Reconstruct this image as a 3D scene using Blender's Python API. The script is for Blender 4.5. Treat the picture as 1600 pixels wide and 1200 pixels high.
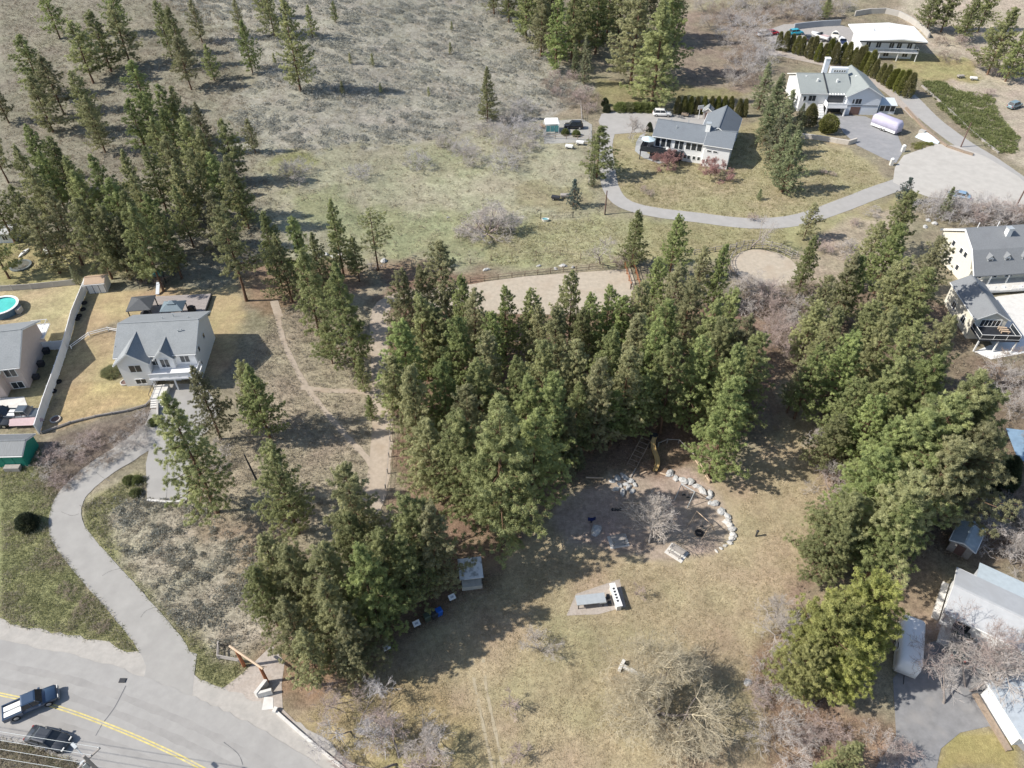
import bpy, math, random
import numpy as np
from mathutils import Vector, geometry
R = math.radians
random.seed(7); rng = np.random.default_rng(7)
for o in list(bpy.data.objects): bpy.data.objects.remove(o)
S = bpy.context.scene; C = S.collection

# ------------------------------------------------------------------ camera, sky, sun, exposure
PITCH = 43.0; FPX = 1148.0; CAMH = 80.0
cd = bpy.data.cameras.new('camera'); cam = bpy.data.objects.new('camera', cd); C.objects.link(cam)
cam.location = (0, 0, CAMH); cam.rotation_euler = (R(90-PITCH), 0, 0)
cd.sensor_width = 36; cd.lens = 36*FPX/1600; cd.clip_end = 6000; S.camera = cam
W = bpy.data.worlds.new('World'); S.world = W; W.use_nodes = True
SUN_EL = 42.0; SUN_AZ = 9.0            # shadows run along +x, turned 9 degrees towards +y
nt = W.node_tree; bg = nt.nodes['Background']
sky = nt.nodes.new('ShaderNodeTexSky'); sky.sky_type = 'NISHITA'; sky.sun_disc = False
sky.sun_elevation = R(SUN_EL); sky.sun_rotation = R(-90-SUN_AZ)
nt.links.new(sky.outputs[0], bg.inputs[0]); bg.inputs[1].default_value = 0.105
sl = bpy.data.lights.new('sun', 'SUN'); sun = bpy.data.objects.new('sun', sl); C.objects.link(sun)
sl.energy = 4.2; sl.angle = R(0.55); sl.color = (1, .95, .87)
dv = Vector((math.cos(R(SUN_AZ))*math.cos(R(SUN_EL)), math.sin(R(SUN_AZ))*math.cos(R(SUN_EL)), -math.sin(R(SUN_EL))))
sun.rotation_euler = dv.to_track_quat('-Z', 'Y').to_euler()
vs = S.view_settings; vs.view_transform = 'Standard'; vs.look = 'None'; vs.exposure = 0.48; vs.gamma = 1
S.render.engine = 'CYCLES'; S.render.resolution_x = 1024; S.render.resolution_y = 768

# ------------------------------------------------------------------ terrain and pixel -> ground
def sig(t): return 1/(1+np.exp(-np.clip(t, -40, 40)))
def sst(a, b, t):
    t = np.clip((t-a)/(b-a), 0, 1); return t*t*(3-2*t)
def terr(x, y):
    s = np.log1p(np.exp(np.clip((y-185)/22, -40, 60)))*22; s = 160*np.tanh(s/160)
    z = s*0.17*sig(-(x-5)/22)
    s2 = np.log1p(np.exp(np.clip((y-262)/12, -40, 60)))*12; s2 = 120*np.tanh(s2/120)
    z = z + s2*0.28*sig((x-70)/18)
    return z + 2.6*sst(46, 82, y)*sig(-(x+38)/6)
SP, CP = math.sin(R(PITCH)), math.cos(R(PITCH))
def G(px, py, h=0.0):
    """ground point (or point h above ground) seen in the photograph at px, py (1600 x 1200)"""
    u = (px-800)/FPX; v = (600-py)/FPX; dy = CP+v*SP; dz = -SP+v*CP; z = 0.0
    for i in range(50):
        t = (CAMH-z-h)/-dz; x = t*u; y = t*dy; z = .5*z+.5*float(terr(x, y))
    return (x, y, z+h)
def GP(pts): return [G(*p)[:2] for p in pts]
def tz(x, y): return float(terr(x, y))
def inside(X, Y, poly):
    m = np.zeros(X.shape, bool); n = len(poly)
    for i in range(n):
        x1, y1 = poly[i]; x2, y2 = poly[i-1]
        if y1 == y2: continue
        c = ((y1 > Y) != (y2 > Y)) & (X < (x2-x1)*(Y-y1)/(y2-y1)+x1); m ^= c
    return m

# ------------------------------------------------------------------ materials
def nd(nt, t, **k):
    n = nt.nodes.new(t)
    for a, b in k.items(): setattr(n, a, b)
    return n
MATS = {}
def mat(name, col, rough=.8, var=.18, scale=1.5, metal=0, bump=0, spec=.3, coat=0, streak=None, dirt=None):
    if name in MATS: return MATS[name]
    m = bpy.data.materials.new(name); m.use_nodes = True; t = m.node_tree; b = t.nodes['Principled BSDF']
    b.inputs['Roughness'].default_value = rough; b.inputs['Metallic'].default_value = metal
    b.inputs['Specular IOR Level'].default_value = spec; b.inputs['Coat Weight'].default_value = coat
    tc = nd(t, 'ShaderNodeTexCoord'); mp = nd(t, 'ShaderNodeMapping'); t.links.new(tc.outputs['Object'], mp.inputs[0])
    if streak: mp.inputs['Scale'].default_value = streak
    n = nd(t, 'ShaderNodeTexNoise'); n.inputs['Scale'].default_value = scale; n.inputs['Detail'].default_value = 7
    n.inputs['Roughness'].default_value = .65; t.links.new(mp.outputs[0], n.inputs['Vector'])
    r = nd(t, 'ShaderNodeMapRange'); r.inputs[1].default_value = .25; r.inputs[2].default_value = .75
    r.inputs[3].default_value = 1-var; r.inputs[4].default_value = 1+var; t.links.new(n.outputs[0], r.inputs[0])
    mx = nd(t, 'ShaderNodeMix', data_type='RGBA', blend_type='MULTIPLY'); mx.inputs[0].default_value = 1
    mx.inputs[6].default_value = (*col, 1); t.links.new(r.outputs[0], mx.inputs[7]); out = mx.outputs[2]
    if dirt:
        n2 = nd(t, 'ShaderNodeTexNoise'); n2.inputs['Scale'].default_value = dirt[1]; n2.inputs['Detail'].default_value = 5
        t.links.new(tc.outputs['Object'], n2.inputs['Vector'])
        r2 = nd(t, 'ShaderNodeMapRange'); r2.inputs[1].default_value = .5; r2.inputs[2].default_value = .72; r2.inputs[4].default_value = dirt[2]
        t.links.new(n2.outputs[0], r2.inputs[0]); m2 = nd(t, 'ShaderNodeMix', data_type='RGBA')
        t.links.new(r2.outputs[0], m2.inputs[0]); t.links.new(out, m2.inputs[6]); m2.inputs[7].default_value = (*dirt[0], 1); out = m2.outputs[2]
    t.links.new(out, b.inputs['Base Color'])
    if bump:
        bp = nd(t, 'ShaderNodeBump'); bp.inputs['Strength'].default_value = bump; bp.inputs['Distance'].default_value = .08
        t.links.new(n.outputs[0], bp.inputs['Height']); t.links.new(bp.outputs[0], b.inputs['Normal'])
    MATS[name] = m; return m
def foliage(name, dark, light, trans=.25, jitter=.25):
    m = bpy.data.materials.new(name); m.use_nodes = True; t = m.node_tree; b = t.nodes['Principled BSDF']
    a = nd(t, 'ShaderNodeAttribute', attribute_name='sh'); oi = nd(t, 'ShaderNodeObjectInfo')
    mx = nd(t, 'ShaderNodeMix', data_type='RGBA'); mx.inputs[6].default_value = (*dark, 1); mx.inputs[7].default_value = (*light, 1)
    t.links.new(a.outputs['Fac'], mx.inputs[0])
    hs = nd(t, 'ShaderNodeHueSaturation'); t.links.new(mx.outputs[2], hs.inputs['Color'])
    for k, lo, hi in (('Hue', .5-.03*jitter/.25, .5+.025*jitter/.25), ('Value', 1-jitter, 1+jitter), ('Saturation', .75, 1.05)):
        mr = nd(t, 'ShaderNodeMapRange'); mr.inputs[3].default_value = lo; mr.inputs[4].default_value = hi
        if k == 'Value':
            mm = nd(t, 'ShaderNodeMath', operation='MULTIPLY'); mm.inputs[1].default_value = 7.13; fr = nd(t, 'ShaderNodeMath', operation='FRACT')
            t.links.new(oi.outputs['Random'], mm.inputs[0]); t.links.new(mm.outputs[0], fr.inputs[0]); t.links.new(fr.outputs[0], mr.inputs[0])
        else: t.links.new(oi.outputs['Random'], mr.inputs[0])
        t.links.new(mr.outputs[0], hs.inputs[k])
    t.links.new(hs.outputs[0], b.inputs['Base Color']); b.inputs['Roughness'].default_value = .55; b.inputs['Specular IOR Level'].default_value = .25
    if trans:
        tr = nd(t, 'ShaderNodeBsdfTranslucent'); t.links.new(hs.outputs[0], tr.inputs[0]); ms = nd(t, 'ShaderNodeMixShader'); ms.inputs[0].default_value = trans
        t.links.new(b.outputs[0], ms.inputs[1]); t.links.new(tr.outputs[0], ms.inputs[2]); t.links.new(ms.outputs[0], t.nodes['Material Output'].inputs[0])
    return m
def ground_mat():
    m = bpy.data.materials.new('ground_cover'); m.use_nodes = True; t = m.node_tree; b = t.nodes['Principled BSDF']
    a = nd(t, 'ShaderNodeAttribute', attribute_name='zone'); tc = nd(t, 'ShaderNodeTexCoord'); out = a.outputs['Color']
    hgt = None
    for sc, lo, hi, use_a in ((.045, .84, 1.16, 0), (.35, .72, 1.24, 1), (1.7, .62, 1.32, 1), (6.5, .66, 1.3, 1)):
        n = nd(t, 'ShaderNodeTexNoise'); n.inputs['Scale'].default_value = sc; n.inputs['Detail'].default_value = 6; n.inputs['Roughness'].default_value = .68
        t.links.new(tc.outputs['Object'], n.inputs['Vector'])
        r = nd(t, 'ShaderNodeMapRange'); r.inputs[1].default_value = .3; r.inputs[2].default_value = .7; r.inputs[3].default_value = lo; r.inputs[4].default_value = hi
        t.links.new(n.outputs[0], r.inputs[0]); mx = nd(t, 'ShaderNodeMix', data_type='RGBA', blend_type='MULTIPLY')
        if use_a: t.links.new(a.outputs['Alpha'], mx.inputs[0])
        else: mx.inputs[0].default_value = 1
        t.links.new(out, mx.inputs[6]); t.links.new(r.outputs[0], mx.inputs[7]); out = mx.outputs[2]
        if sc in (.35,):   # greener / redder drift
            hs = nd(t, 'ShaderNodeHueSaturation'); r2 = nd(t, 'ShaderNodeMapRange'); r2.inputs[1].default_value = .3; r2.inputs[2].default_value = .7
            r2.inputs[3].default_value = .482; r2.inputs[4].default_value = .522; n3 = nd(t, 'ShaderNodeTexNoise'); n3.inputs['Scale'].default_value = .13; n3.inputs['Detail'].default_value = 5
            t.links.new(tc.outputs['Object'], n3.inputs['Vector']); t.links.new(n3.outputs[0], r2.inputs[0]); t.links.new(r2.outputs[0], hs.inputs['Hue'])
            t.links.new(out, hs.inputs['Color']); out = hs.outputs[0]
        hgt = n
    t.links.new(out, b.inputs['Base Color']); b.inputs['Roughness'].default_value = .95; b.inputs['Specular IOR Level'].default_value = .1
    bp = nd(t, 'ShaderNodeBump'); bp.inputs['Strength'].default_value = .7; bp.inputs['Distance'].default_value = .15
    t.links.new(hgt.outputs[0], bp.inputs['Height']); t.links.new(bp.outputs[0], b.inputs['Normal'])
    return m

# ------------------------------------------------------------------ mesh helpers
def np_mesh(name, V, F, mat_, attr=None):
    V = np.asarray(V, np.float32); F = np.asarray(F, np.int32); k = F.shape[1]; m = bpy.data.meshes.new(name)
    m.vertices.add(len(V)); m.vertices.foreach_set('co', V.ravel()); m.loops.add(F.size); m.loops.foreach_set('vertex_index', F.ravel())
    m.polygons.add(len(F)); m.polygons.foreach_set('loop_start', np.arange(0, F.size, k, dtype=np.int32)); m.polygons.foreach_set('loop_total', np.full(len(F), k, np.int32))
    if attr is not None:
        a = m.attributes.new('sh', 'FLOAT', 'FACE'); a.data.foreach_set('value', np.asarray(attr, np.float32))
    m.update(calc_edges=True); m.materials.append(mat_); return m
def link(name, data, parent=None):
    o = bpy.data.objects.new(name, data); C.objects.link(o); o.parent = parent; return o
def tag(o, label, cat, group=None, kind=None):
    if label: o['label'] = label
    if cat: o['category'] = cat
    if group: o['group'] = group
    if kind: o['kind'] = kind
    return o
def thing(name, label, cat, loc, rz=0, group=None, scale=None):
    o = link(name, None); o.location = loc; o.rotation_euler = (0, 0, rz)
    if scale is not None: o.scale = scale
    o.empty_display_size = .2
    return tag(o, label, cat, group)
class MB:
    def __init__(s): s.v = []; s.f = []
    def add(s, vs, fs):
        n = len(s.v); s.v += [tuple(map(float, v)) for v in vs]; s.f += [tuple(i+n for i in f) for f in fs]; return s
    def box(s, x0, x1, y0, y1, z0, z1):
        return s.add([(x0,y0,z0),(x1,y0,z0),(x1,y1,z0),(x0,y1,z0),(x0,y0,z1),(x1,y0,z1),(x1,y1,z1),(x0,y1,z1)],
                     [(3,2,1,0),(4,5,6,7),(0,1,5,4),(1,2,6,5),(2,3,7,6),(3,0,4,7)])
    def prism(s, prof, a0, a1, axis='x'):
        n = len(prof); P = (lambda a, u, z: (a, u, z)) if axis == 'x' else (lambda a, u, z: (u, a, z))
        return s.add([P(a0, *p) for p in prof]+[P(a1, *p) for p in prof],
                     [tuple(range(n)), tuple(range(2*n-1, n-1, -1))]+[(i, (i+1) % n, n+(i+1) % n, n+i) for i in range(n)])
    def slab(s, pts, th):          # polygon (top) and its copy th below
        n = len(pts); return s.add(list(pts)+[(x, y, z-th) for x, y, z in pts], [tuple(range(n)), tuple(range(2*n-1, n-1, -1))]+[(i, n+i, n+(i+1) % n, (i+1) % n) for i in range(n)])
    def cyl(s, p0, p1, r0, r1=None, n=8):
        r1 = r0 if r1 is None else r1; p0 = Vector(p0); p1 = Vector(p1); d = (p1-p0).normalized()
        u = d.orthogonal().normalized(); w = d.cross(u); vs = []
        for p, r in ((p0, r0), (p1, r1)):
            for i in range(n):
                a = 2*math.pi*i/n; vs.append(tuple(p+u*math.cos(a)*r+w*math.sin(a)*r))
        return s.add(vs, [(i, (i+1) % n, n+(i+1) % n, n+i) for i in range(n)]+[tuple(range(n-1, -1, -1)), tuple(range(n, 2*n))])
    def loft(s, rings, cap=True):
        n = len(rings[0]); vs = [p for r in rings for p in r]; fs = []
        for k in range(len(rings)-1):
            for i in range(n): fs.append((k*n+i, k*n+(i+1) % n, (k+1)*n+(i+1) % n, (k+1)*n+i))
        if cap: fs += [tuple(range(n-1, -1, -1)), tuple(range((len(rings)-1)*n, len(rings)*n))]
        return s.add(vs, fs)
    def lathe(s, c, prof, n=14, sx=1, sy=1):
        ann = min(p[0] for p in prof) > .19 and abs(prof[0][1]-prof[-1][1]) < .35 and len(prof) >= 4
        return s.loft([[(c[0]+r*sx*math.cos(2*math.pi*i/n), c[1]+r*sy*math.sin(2*math.pi*i/n), c[2]+z) for i in range(n)] for r, z in (list(prof)+[prof[0]] if ann else prof)], not ann)
    def mesh(s, name, m, smooth=False):
        me = bpy.data.meshes.new(name); me.from_pydata(s.v, [], s.f); me.update(); me.materials.append(m)
        if smooth:
            for p in me.polygons: p.use_smooth = True
        return me
    def build(s, name, m, parent=None, smooth=False): return link(name, s.mesh(name, m, smooth), parent)
def tag_tree(root):  # copies keep their parts
    r = root.copy(); C.objects.link(r)
    for ch in list(root.children):
        c = ch.copy(); C.objects.link(c); c.parent = r
        for g in ch.children:
            d = g.copy(); C.objects.link(d); d.parent = c
    return r

# ------------------------------------------------------------------ ground sheet with its cover zones
def axis(a, b, st, far0, far1):
    core = list(np.arange(a, b+.01, st)); lo = []; hi = []; d = st*1.6; p = a
    while p > far0: p -= d; lo.append(p); d *= 1.35
    d = st*1.6; p = core[-1]
    while p < far1: p += d; hi.append(p); d *= 1.35
    return np.array(lo[::-1]+core+hi)
gx = axis(-185, 195, .85, -2600, 2600); gy = axis(16, 325, .85, -600, 3200)
X, Y = np.meshgrid(gx, gy); nx, ny = len(gx), len(gy); Xf = X.ravel(); Yf = Y.ravel()
Zf = terr(Xf, Yf)+.05*np.sin(Xf*.9+np.sin(Yf*.7)*2)*np.sin(Yf*1.1)*.5
zone = np.tile(np.array([.27, .235, .165, 1.0]), (len(Xf), 1))
# (polygon in photograph pixels, colour, mottling, edge softness in metres)
ZONES = [
 ([(-400,-60),(340,-60),(400,190),(430,330),(400,440),(230,440),(-400,420)], (.255,.235,.18), 1, 6),
 ([(190,-60),(790,-60),(835,70),(930,135),(905,165),(740,215),(560,235),(400,245),(350,190),(400,120),(340,60)], (.335,.315,.26), 1, 6),
 ([(400,240),(560,230),(740,212),(905,190),(930,290),(945,345),(985,405),(740,415),(560,412),(430,395)], (.355,.335,.235), .9, 5),
 ([(460,298),(530,290),(560,325),(640,330),(710,330),(760,345),(900,350),(930,400),(740,405),(650,405),(560,398),(490,345),(455,330)], (.295,.30,.175), 1, 5),
 ([(640,225),(700,225),(760,270),(700,290),(640,265)], (.30,.295,.19), 1, 5),
 ([(430,235),(470,235),(500,262),(440,275)], (.26,.26,.13), 1, 4),
 ([(735,345),(940,335),(1235,352),(1240,392),(1150,402),(990,414),(745,420)], (.33,.315,.185), .9, 3),
 ([(800,285),(925,290),(935,330),(800,325)], (.30,.27,.17), .9, 3),
 ([(945,195),(950,290),(975,325),(1010,332),(1180,350),(1260,345),(1400,285),(1330,235),(1225,170),(1160,195)], (.35,.305,.185), .8, 2),
 ([(920,125),(1060,130),(1180,100),(1180,150),(940,170)], (.25,.22,.12), .9, 3),
 ([(1050,20),(1250,10),(1330,30),(1200,60),(1180,150),(1060,130)], (.26,.21,.16), 1, 4),
 ([(1000,345),(1240,352),(1420,292),(1460,300),(1260,400),(1000,410)], (.33,.30,.17), .8, 3),
 ([(1240,400),(1330,335),(1420,330),(1400,420),(1260,470)], (.37,.31,.23), 1, 4),
 ([(1370,-60),(1800,-60),(1800,330),(1600,260),(1470,150),(1440,60)], (.42,.36,.28), 1, 4),
 ([(1400,70),(1440,80),(1520,95),(1530,130),(1430,125),(1395,100)], (.33,.29,.15), .9, 3),
 ([(430,440),(600,450),(600,560),(590,790),(480,880),(330,810),(350,640),(380,560),(420,480)], (.36,.31,.225), .9, 4),
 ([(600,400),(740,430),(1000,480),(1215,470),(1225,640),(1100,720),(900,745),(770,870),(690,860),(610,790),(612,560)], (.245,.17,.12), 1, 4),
 ([(380,420),(450,400),(560,420),(570,450),(420,500),(380,480)], (.28,.20,.135), 1, 3),
 ([(215,745),(330,800),(480,880),(440,1000),(345,1040),(300,1010),(150,840),(130,790)], (.40,.36,.28), 1, 3),
 ([(300,800),(440,820),(490,880),(470,960),(420,1010),(390,920)], (.31,.25,.175), 1, 4),
 ([(-60,680),(60,690),(95,770),(85,830),(180,960),(250,1045),(120,1035),(-60,1005)], (.27,.27,.135), 1, 2.5),
 ([(130,790),(215,740),(240,750),(170,800),(175,870),(300,1000),(385,1045),(350,1095),(310,1090),(290,1030),(140,870)], (.29,.275,.145), 1, 1.5),
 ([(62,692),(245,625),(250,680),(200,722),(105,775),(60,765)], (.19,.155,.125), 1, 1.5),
 ([(92,600),(180,590),(246,612),(242,628),(62,676),(78,640)], (.42,.32,.18), .8, 1),
 ([(115,520),(185,520),(185,600),(92,605)], (.37,.30,.175), .8, 1.5),
 ([(140,455),(370,450),(378,520),(340,600),(310,560),(190,500),(118,525)], (.43,.335,.20), .6, 1.5),
 ([(-80,460),(132,445),(108,535),(-80,545)], (.42,.35,.215), .8, 1.2),
 ([(-80,365),(215,390),(222,428),(130,438),(-80,455)], (.34,.30,.155), .8, 2),
 ([(-80,540),(60,535),(100,560),(60,660),(-80,660)], (.28,.245,.14), .8, 1.5),
 ([(430,1115),(600,1045),(660,960),(740,890),(880,800),(1060,760),(1160,740),(1205,650),(1285,650),(1295,780),(1270,900),(1205,1000),(1215,1300),(520,1300)], (.41,.335,.22), .7, 2.5),
 ([(470,1100),(640,1050),(720,1120),(760,1300),(560,1300)], (.39,.32,.18), .8, 3),
 ([(820,960),(980,950),(1000,1060),(850,1180),(780,1120)], (.385,.33,.205), .7, 6),
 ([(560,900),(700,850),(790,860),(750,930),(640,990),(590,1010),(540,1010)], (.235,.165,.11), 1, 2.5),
 ([(385,1050),(450,1010),(560,1030),(590,1060),(470,1090),(430,1100)], (.30,.205,.135), .9, 2),
 ([(860,800),(960,735),(1070,735),(1125,770),(1148,830),(1120,862),(1050,880),(960,862),(880,850)], (.42,.335,.27), .8, 1),
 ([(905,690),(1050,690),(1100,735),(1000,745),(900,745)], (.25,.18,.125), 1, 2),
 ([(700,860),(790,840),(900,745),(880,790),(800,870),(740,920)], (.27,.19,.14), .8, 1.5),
 ([(1205,560),(1330,600),(1330,700),(1300,830),(1270,930),(1210,1010),(1255,880),(1290,780),(1280,650)], (.31,.23,.165), 1, 2),
 ([(1180,1000),(1260,950),(1300,1100),(1440,1150),(1440,1300),(1200,1300)], (.30,.21,.15), 1, 2.5),
 ([(1300,870),(1440,860),(1480,900),(1440,1000),(1400,1040),(1300,1100),(1270,960)], (.29,.225,.155), .9, 2),
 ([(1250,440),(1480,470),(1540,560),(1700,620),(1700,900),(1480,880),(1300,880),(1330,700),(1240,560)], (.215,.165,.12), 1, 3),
 ([(1455,1210),(1470,1170),(1500,1145),(1540,1135),(1580,1160),(1600,1210)], (.33,.285,.125), .6, .8),
 ([(1145,400),(1180,460),(1260,540),(1220,560),(1150,480)], (.26,.20,.155), 1, 3),
 ([(1395,985),(1420,960),(1470,960),(1480,990),(1420,1040)], (.36,.28,.20), .8, 1.5),
]
def n2(x, y, s): return np.sin(x*s+1.7*np.sin(y*s*.83+.4))+np.sin(y*s*1.21+1.3*np.sin(x*s*.71+2.1))+.6*np.sin((x-y)*s*2.3+np.sin((x+y)*s*1.9))
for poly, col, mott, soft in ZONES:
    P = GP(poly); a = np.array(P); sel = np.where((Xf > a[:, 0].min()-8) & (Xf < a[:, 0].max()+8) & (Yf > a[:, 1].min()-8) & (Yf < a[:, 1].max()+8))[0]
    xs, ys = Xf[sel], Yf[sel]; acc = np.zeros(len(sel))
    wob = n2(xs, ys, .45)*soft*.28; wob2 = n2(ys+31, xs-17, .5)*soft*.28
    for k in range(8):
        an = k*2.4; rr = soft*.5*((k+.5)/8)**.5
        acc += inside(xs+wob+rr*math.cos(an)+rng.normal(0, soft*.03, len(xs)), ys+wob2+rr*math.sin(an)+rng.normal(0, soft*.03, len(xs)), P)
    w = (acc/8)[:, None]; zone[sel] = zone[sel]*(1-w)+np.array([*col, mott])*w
idx = np.arange(nx*ny).reshape(ny, nx)
F = np.stack([idx[:-1, :-1], idx[:-1, 1:], idx[1:, 1:], idx[1:, :-1]], -1).reshape(-1, 4)
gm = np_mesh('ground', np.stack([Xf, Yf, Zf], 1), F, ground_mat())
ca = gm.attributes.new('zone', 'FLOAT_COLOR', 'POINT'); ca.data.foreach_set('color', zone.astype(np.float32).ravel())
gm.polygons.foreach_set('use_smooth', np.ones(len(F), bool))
tag(link('ground', gm), None, None, None, 'structure')

# ------------------------------------------------------------------ roads, drives, paths
def catmull(pts, n=8, closed=False):
    pts = [np.array(p, float) for p in pts]; out = []; N = len(pts)
    for i in range(N if closed else N-1):
        p0, p1, p2, p3 = (pts[(i+k) % N] if closed else pts[min(max(i+k, 0), N-1)] for k in (-1, 0, 1, 2))
        for j in range(n):
            t = j/n; out.append(.5*((2*p1)+(-p0+p2)*t+(2*p0-5*p1+4*p2-p3)*t*t+(-p0+3*p1-3*p2+p3)*t**3))
    if not closed: out.append(pts[-1])
    return out
HARD = []
def sheet(name, poly, dz, m, th=0, kind='structure', parent=None, grid=2.0):
    HARD.append(poly); a = np.array(poly); x0, y0 = a.min(0); x1, y1 = a.max(0)
    xx, yy = np.meshgrid(np.arange(x0, x1, grid), np.arange(y0, y1, grid)); ins = inside(xx, yy, poly)
    pts = [Vector((float(p[0]), float(p[1]))) for p in poly]; n = len(pts)
    pts += [Vector((float(x), float(y))) for x, y in zip(xx[ins], yy[ins])]
    r = geometry.delaunay_2d_cdt(pts, [(i, (i+1) % n) for i in range(n)], [list(range(n))], 1, 1e-4)
    vs = [(v.x, v.y, tz(v.x, v.y)+dz) for v in r[0]]; fs = [tuple(f) for f in r[2]]
    b = MB().add(vs, fs); o = b.build(name, m, parent)
    if kind: o['kind'] = kind
    return o
def ribbon(name, px, w, dz, m, n=8, world=False, kind='structure', parent=None, wobble=0, edge=.05):
    P = catmull(px if world else GP(px), n); L, Rr = [], []
    for i, p in enumerate(P):
        d = P[min(i+1, len(P)-1)]-P[max(i-1, 0)]; d = d/np.hypot(*d); nn = np.array([-d[1], d[0]])
        ww = (w if not callable(w) else w(i/(len(P)-1)))*(1+wobble*math.sin(i*1.7)*math.cos(i*.6))
        L.append(p+nn*(ww/2+random.uniform(-edge, edge)*min(1, ww/2))); Rr.append(p-nn*(ww/2+random.uniform(-edge, edge)*min(1, ww/2)))
    return sheet(name, [tuple(p) for p in L]+[tuple(p) for p in Rr[::-1]], dz, m, kind=kind, parent=parent)
M_road = mat('road_asphalt', (.36, .348, .33), .9, .10, .8, bump=.1, dirt=((.315,.303,.288), .25, .7))
M_drive = mat('drive_asphalt', (.36, .347, .325), .9, .10, .5, bump=.1, dirt=((.31,.297,.28), .4, .6))
M_lane = mat('lane_asphalt', (.385, .37, .35), .9, .1, .6, dirt=((.34,.33,.31), .4, .5))
M_conc = mat('concrete', (.48, .455, .415), .9, .10, .5, dirt=((.41,.385,.35), .3, .6))
M_white_conc = mat('pale_concrete', (.66, .64, .60), .9, .12, 1.2, dirt=((.5,.47,.43), .9, .4))
M_gravel = mat('gravel', (.42, .37, .325), .95, .22, 3, bump=.4, dirt=((.33,.27,.22), .5, .6))
M_dirt = mat('dirt_track', (.43, .36, .285), .95, .18, 1.6, bump=.3, dirt=((.35,.27,.19), .35, .6))
M_sand = mat('arena_sand', (.45, .39, .31), .95, .18, 1.2, bump=.15, dirt=((.40,.32,.24), .25, .6))
M_dark_asph = mat('dark_asphalt', (.24, .238, .24), .9, .2, .9, dirt=((.32,.305,.29), .5, .7))  # darker asphalt than the drives, broken by paler patches
M_line = mat('faded_yellow_paint', (.62, .52, .20), .8, .3, 2, dirt=((.42,.40,.36), 1.2, .7))
M_wline = mat('faded_white_paint', (.66, .65, .63), .8, .25, 2, dirt=((.42,.41,.39), 1.2, .6))
M_seal = mat('crack_sealant', (.16, .16, .165), .8, .2, 2)
road_c = [(-260,1040),(-120,1058),(0,1085),(85,1104),(170,1134),(250,1168),(320,1203),(400,1250),(480,1310)]
sheet('gravel_apron', GP([(300,1098),(345,1078),(372,1058),(392,1040),(425,1008),(445,1035),(440,1070),(442,1108),(552,1215),(500,1260),(360,1150)]), .035, M_gravel)
def offset_line(pts, off):
    P = catmull(pts, 8); Q = []
    for i, p in enumerate(P):
        d = P[min(i+1, len(P)-1)]-P[max(i-1, 0)]; d = d/np.hypot(*d); Q.append(p+np.array([-d[1], d[0]])*off)
    return Q[::4]
ribbon('road_shoulder', offset_line(GP(road_c), 2.2), 11.1, .045, mat('shoulder_gravel', (.42,.395,.36), .95, .14, 1.5, dirt=((.34,.325,.30), .5, .7)), 4, world=True, edge=.3)
ribbon('road', offset_line(GP(road_c), .7), 9.8, .075, M_road, 4, world=True, edge=.15)
rd = GP(road_c)
for off in (-.13, .13):
    P = catmull(rd, 8); Q = []
    for i, p in enumerate(P):
        d = P[min(i+1, len(P)-1)]-P[max(i-1, 0)]; d = d/np.hypot(*d); Q.append(p+np.array([-d[1], d[0]])*off)
    ribbon('centre_line', Q[::4], .15, .083, M_line, 4, world=True)
ribbon('crack_seal', [(163,1128),(180,1105),(197,1072)], .12, .083, M_seal)
for ck in ([(150,1150),(160,1132)], [(350,1160),(372,1178),(380,1196)]):
    ribbon('crack_seal', ck, .07, .084, M_seal, wobble=.5)
for ck in ([(96,800),(112,806),(124,803)], [(160,900),(172,893),(190,888)], [(220,965),(228,955),(240,950)], [(236,700),(262,704),(286,702)], [(262,640),(260,690),(262,740),(260,780)], [(150,738),(160,746),(172,752)]):
    ribbon('crack', ck, .05, .068, mat('drive_crack', (.2,.195,.185), .9, .2, 2), wobble=.6)
M_track = mat('worn_wheel_track', (.325, .313, .297), .9, .12, .6, dirt=((.365,.35,.33), .4, .8))
for off in (-3.2, -1.5, 1.3, 3.0):
    P = catmull(rd, 8); Q = []
    for i, p in enumerate(P):
        d = P[min(i+1, len(P)-1)]-P[max(i-1, 0)]; d = d/np.hypot(*d); Q.append(p+np.array([-d[1], d[0]])*off)
    ribbon('wheel_track', Q[::4], .75, .079, M_track, 4, world=True, wobble=.3)
for cx_, cy_, a_, b_ in ((65,1034,1.3,.55),(140,1051,1.6,.6)):
    q_ = G(cx_, cy_); sheet('damp_patch', [(q_[0]+a_*math.cos(k*.4)*(1+.15*math.sin(k*2.1)), q_[1]+b_*math.sin(k*.4)*(1+.2*math.sin(k*1.7))-.18*a_*math.cos(k*.4)) for k in range(16)], .06, mat('damp_gravel', (.27,.25,.235), .9, .2, 2), grid=.6)
for dx_ in (0, 17): ribbon('tyre_track', [(738+dx_,1030),(742+dx_,1070),(752+dx_,1120),(765+dx_,1180),(775+dx_,1230)], .32, .012, mat('worn_grass', (.40,.345,.245), .95, .2, 3, dirt=((.37,.31,.205), 1.0, .9)), wobble=.4)
drv = [(262,1062),(258,1020),(215,962),(165,905),(118,850),(102,815),(112,775),(150,738),(200,705),(245,672),(262,640)]
ribbon('house_driveway', drv, lambda t: 5.6-1.6*math.sin(min(1, t*5)*math.pi/2)+.9*max(0, t-.75)*4, .055, M_drive)
sheet('parking_pad', GP([(228,725),(236,690),(240,655),(252,628),(258,600),(318,600),(345,640),(300,720),(292,783),(230,781)]), .06, M_drive)
sheet('driveway_mouth', GP([(238,1062),(246,1040),(240,1020),(270,1010),(308,1022),(303,1060),(300,1095),(262,1075)]), .052, M_drive)
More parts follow.
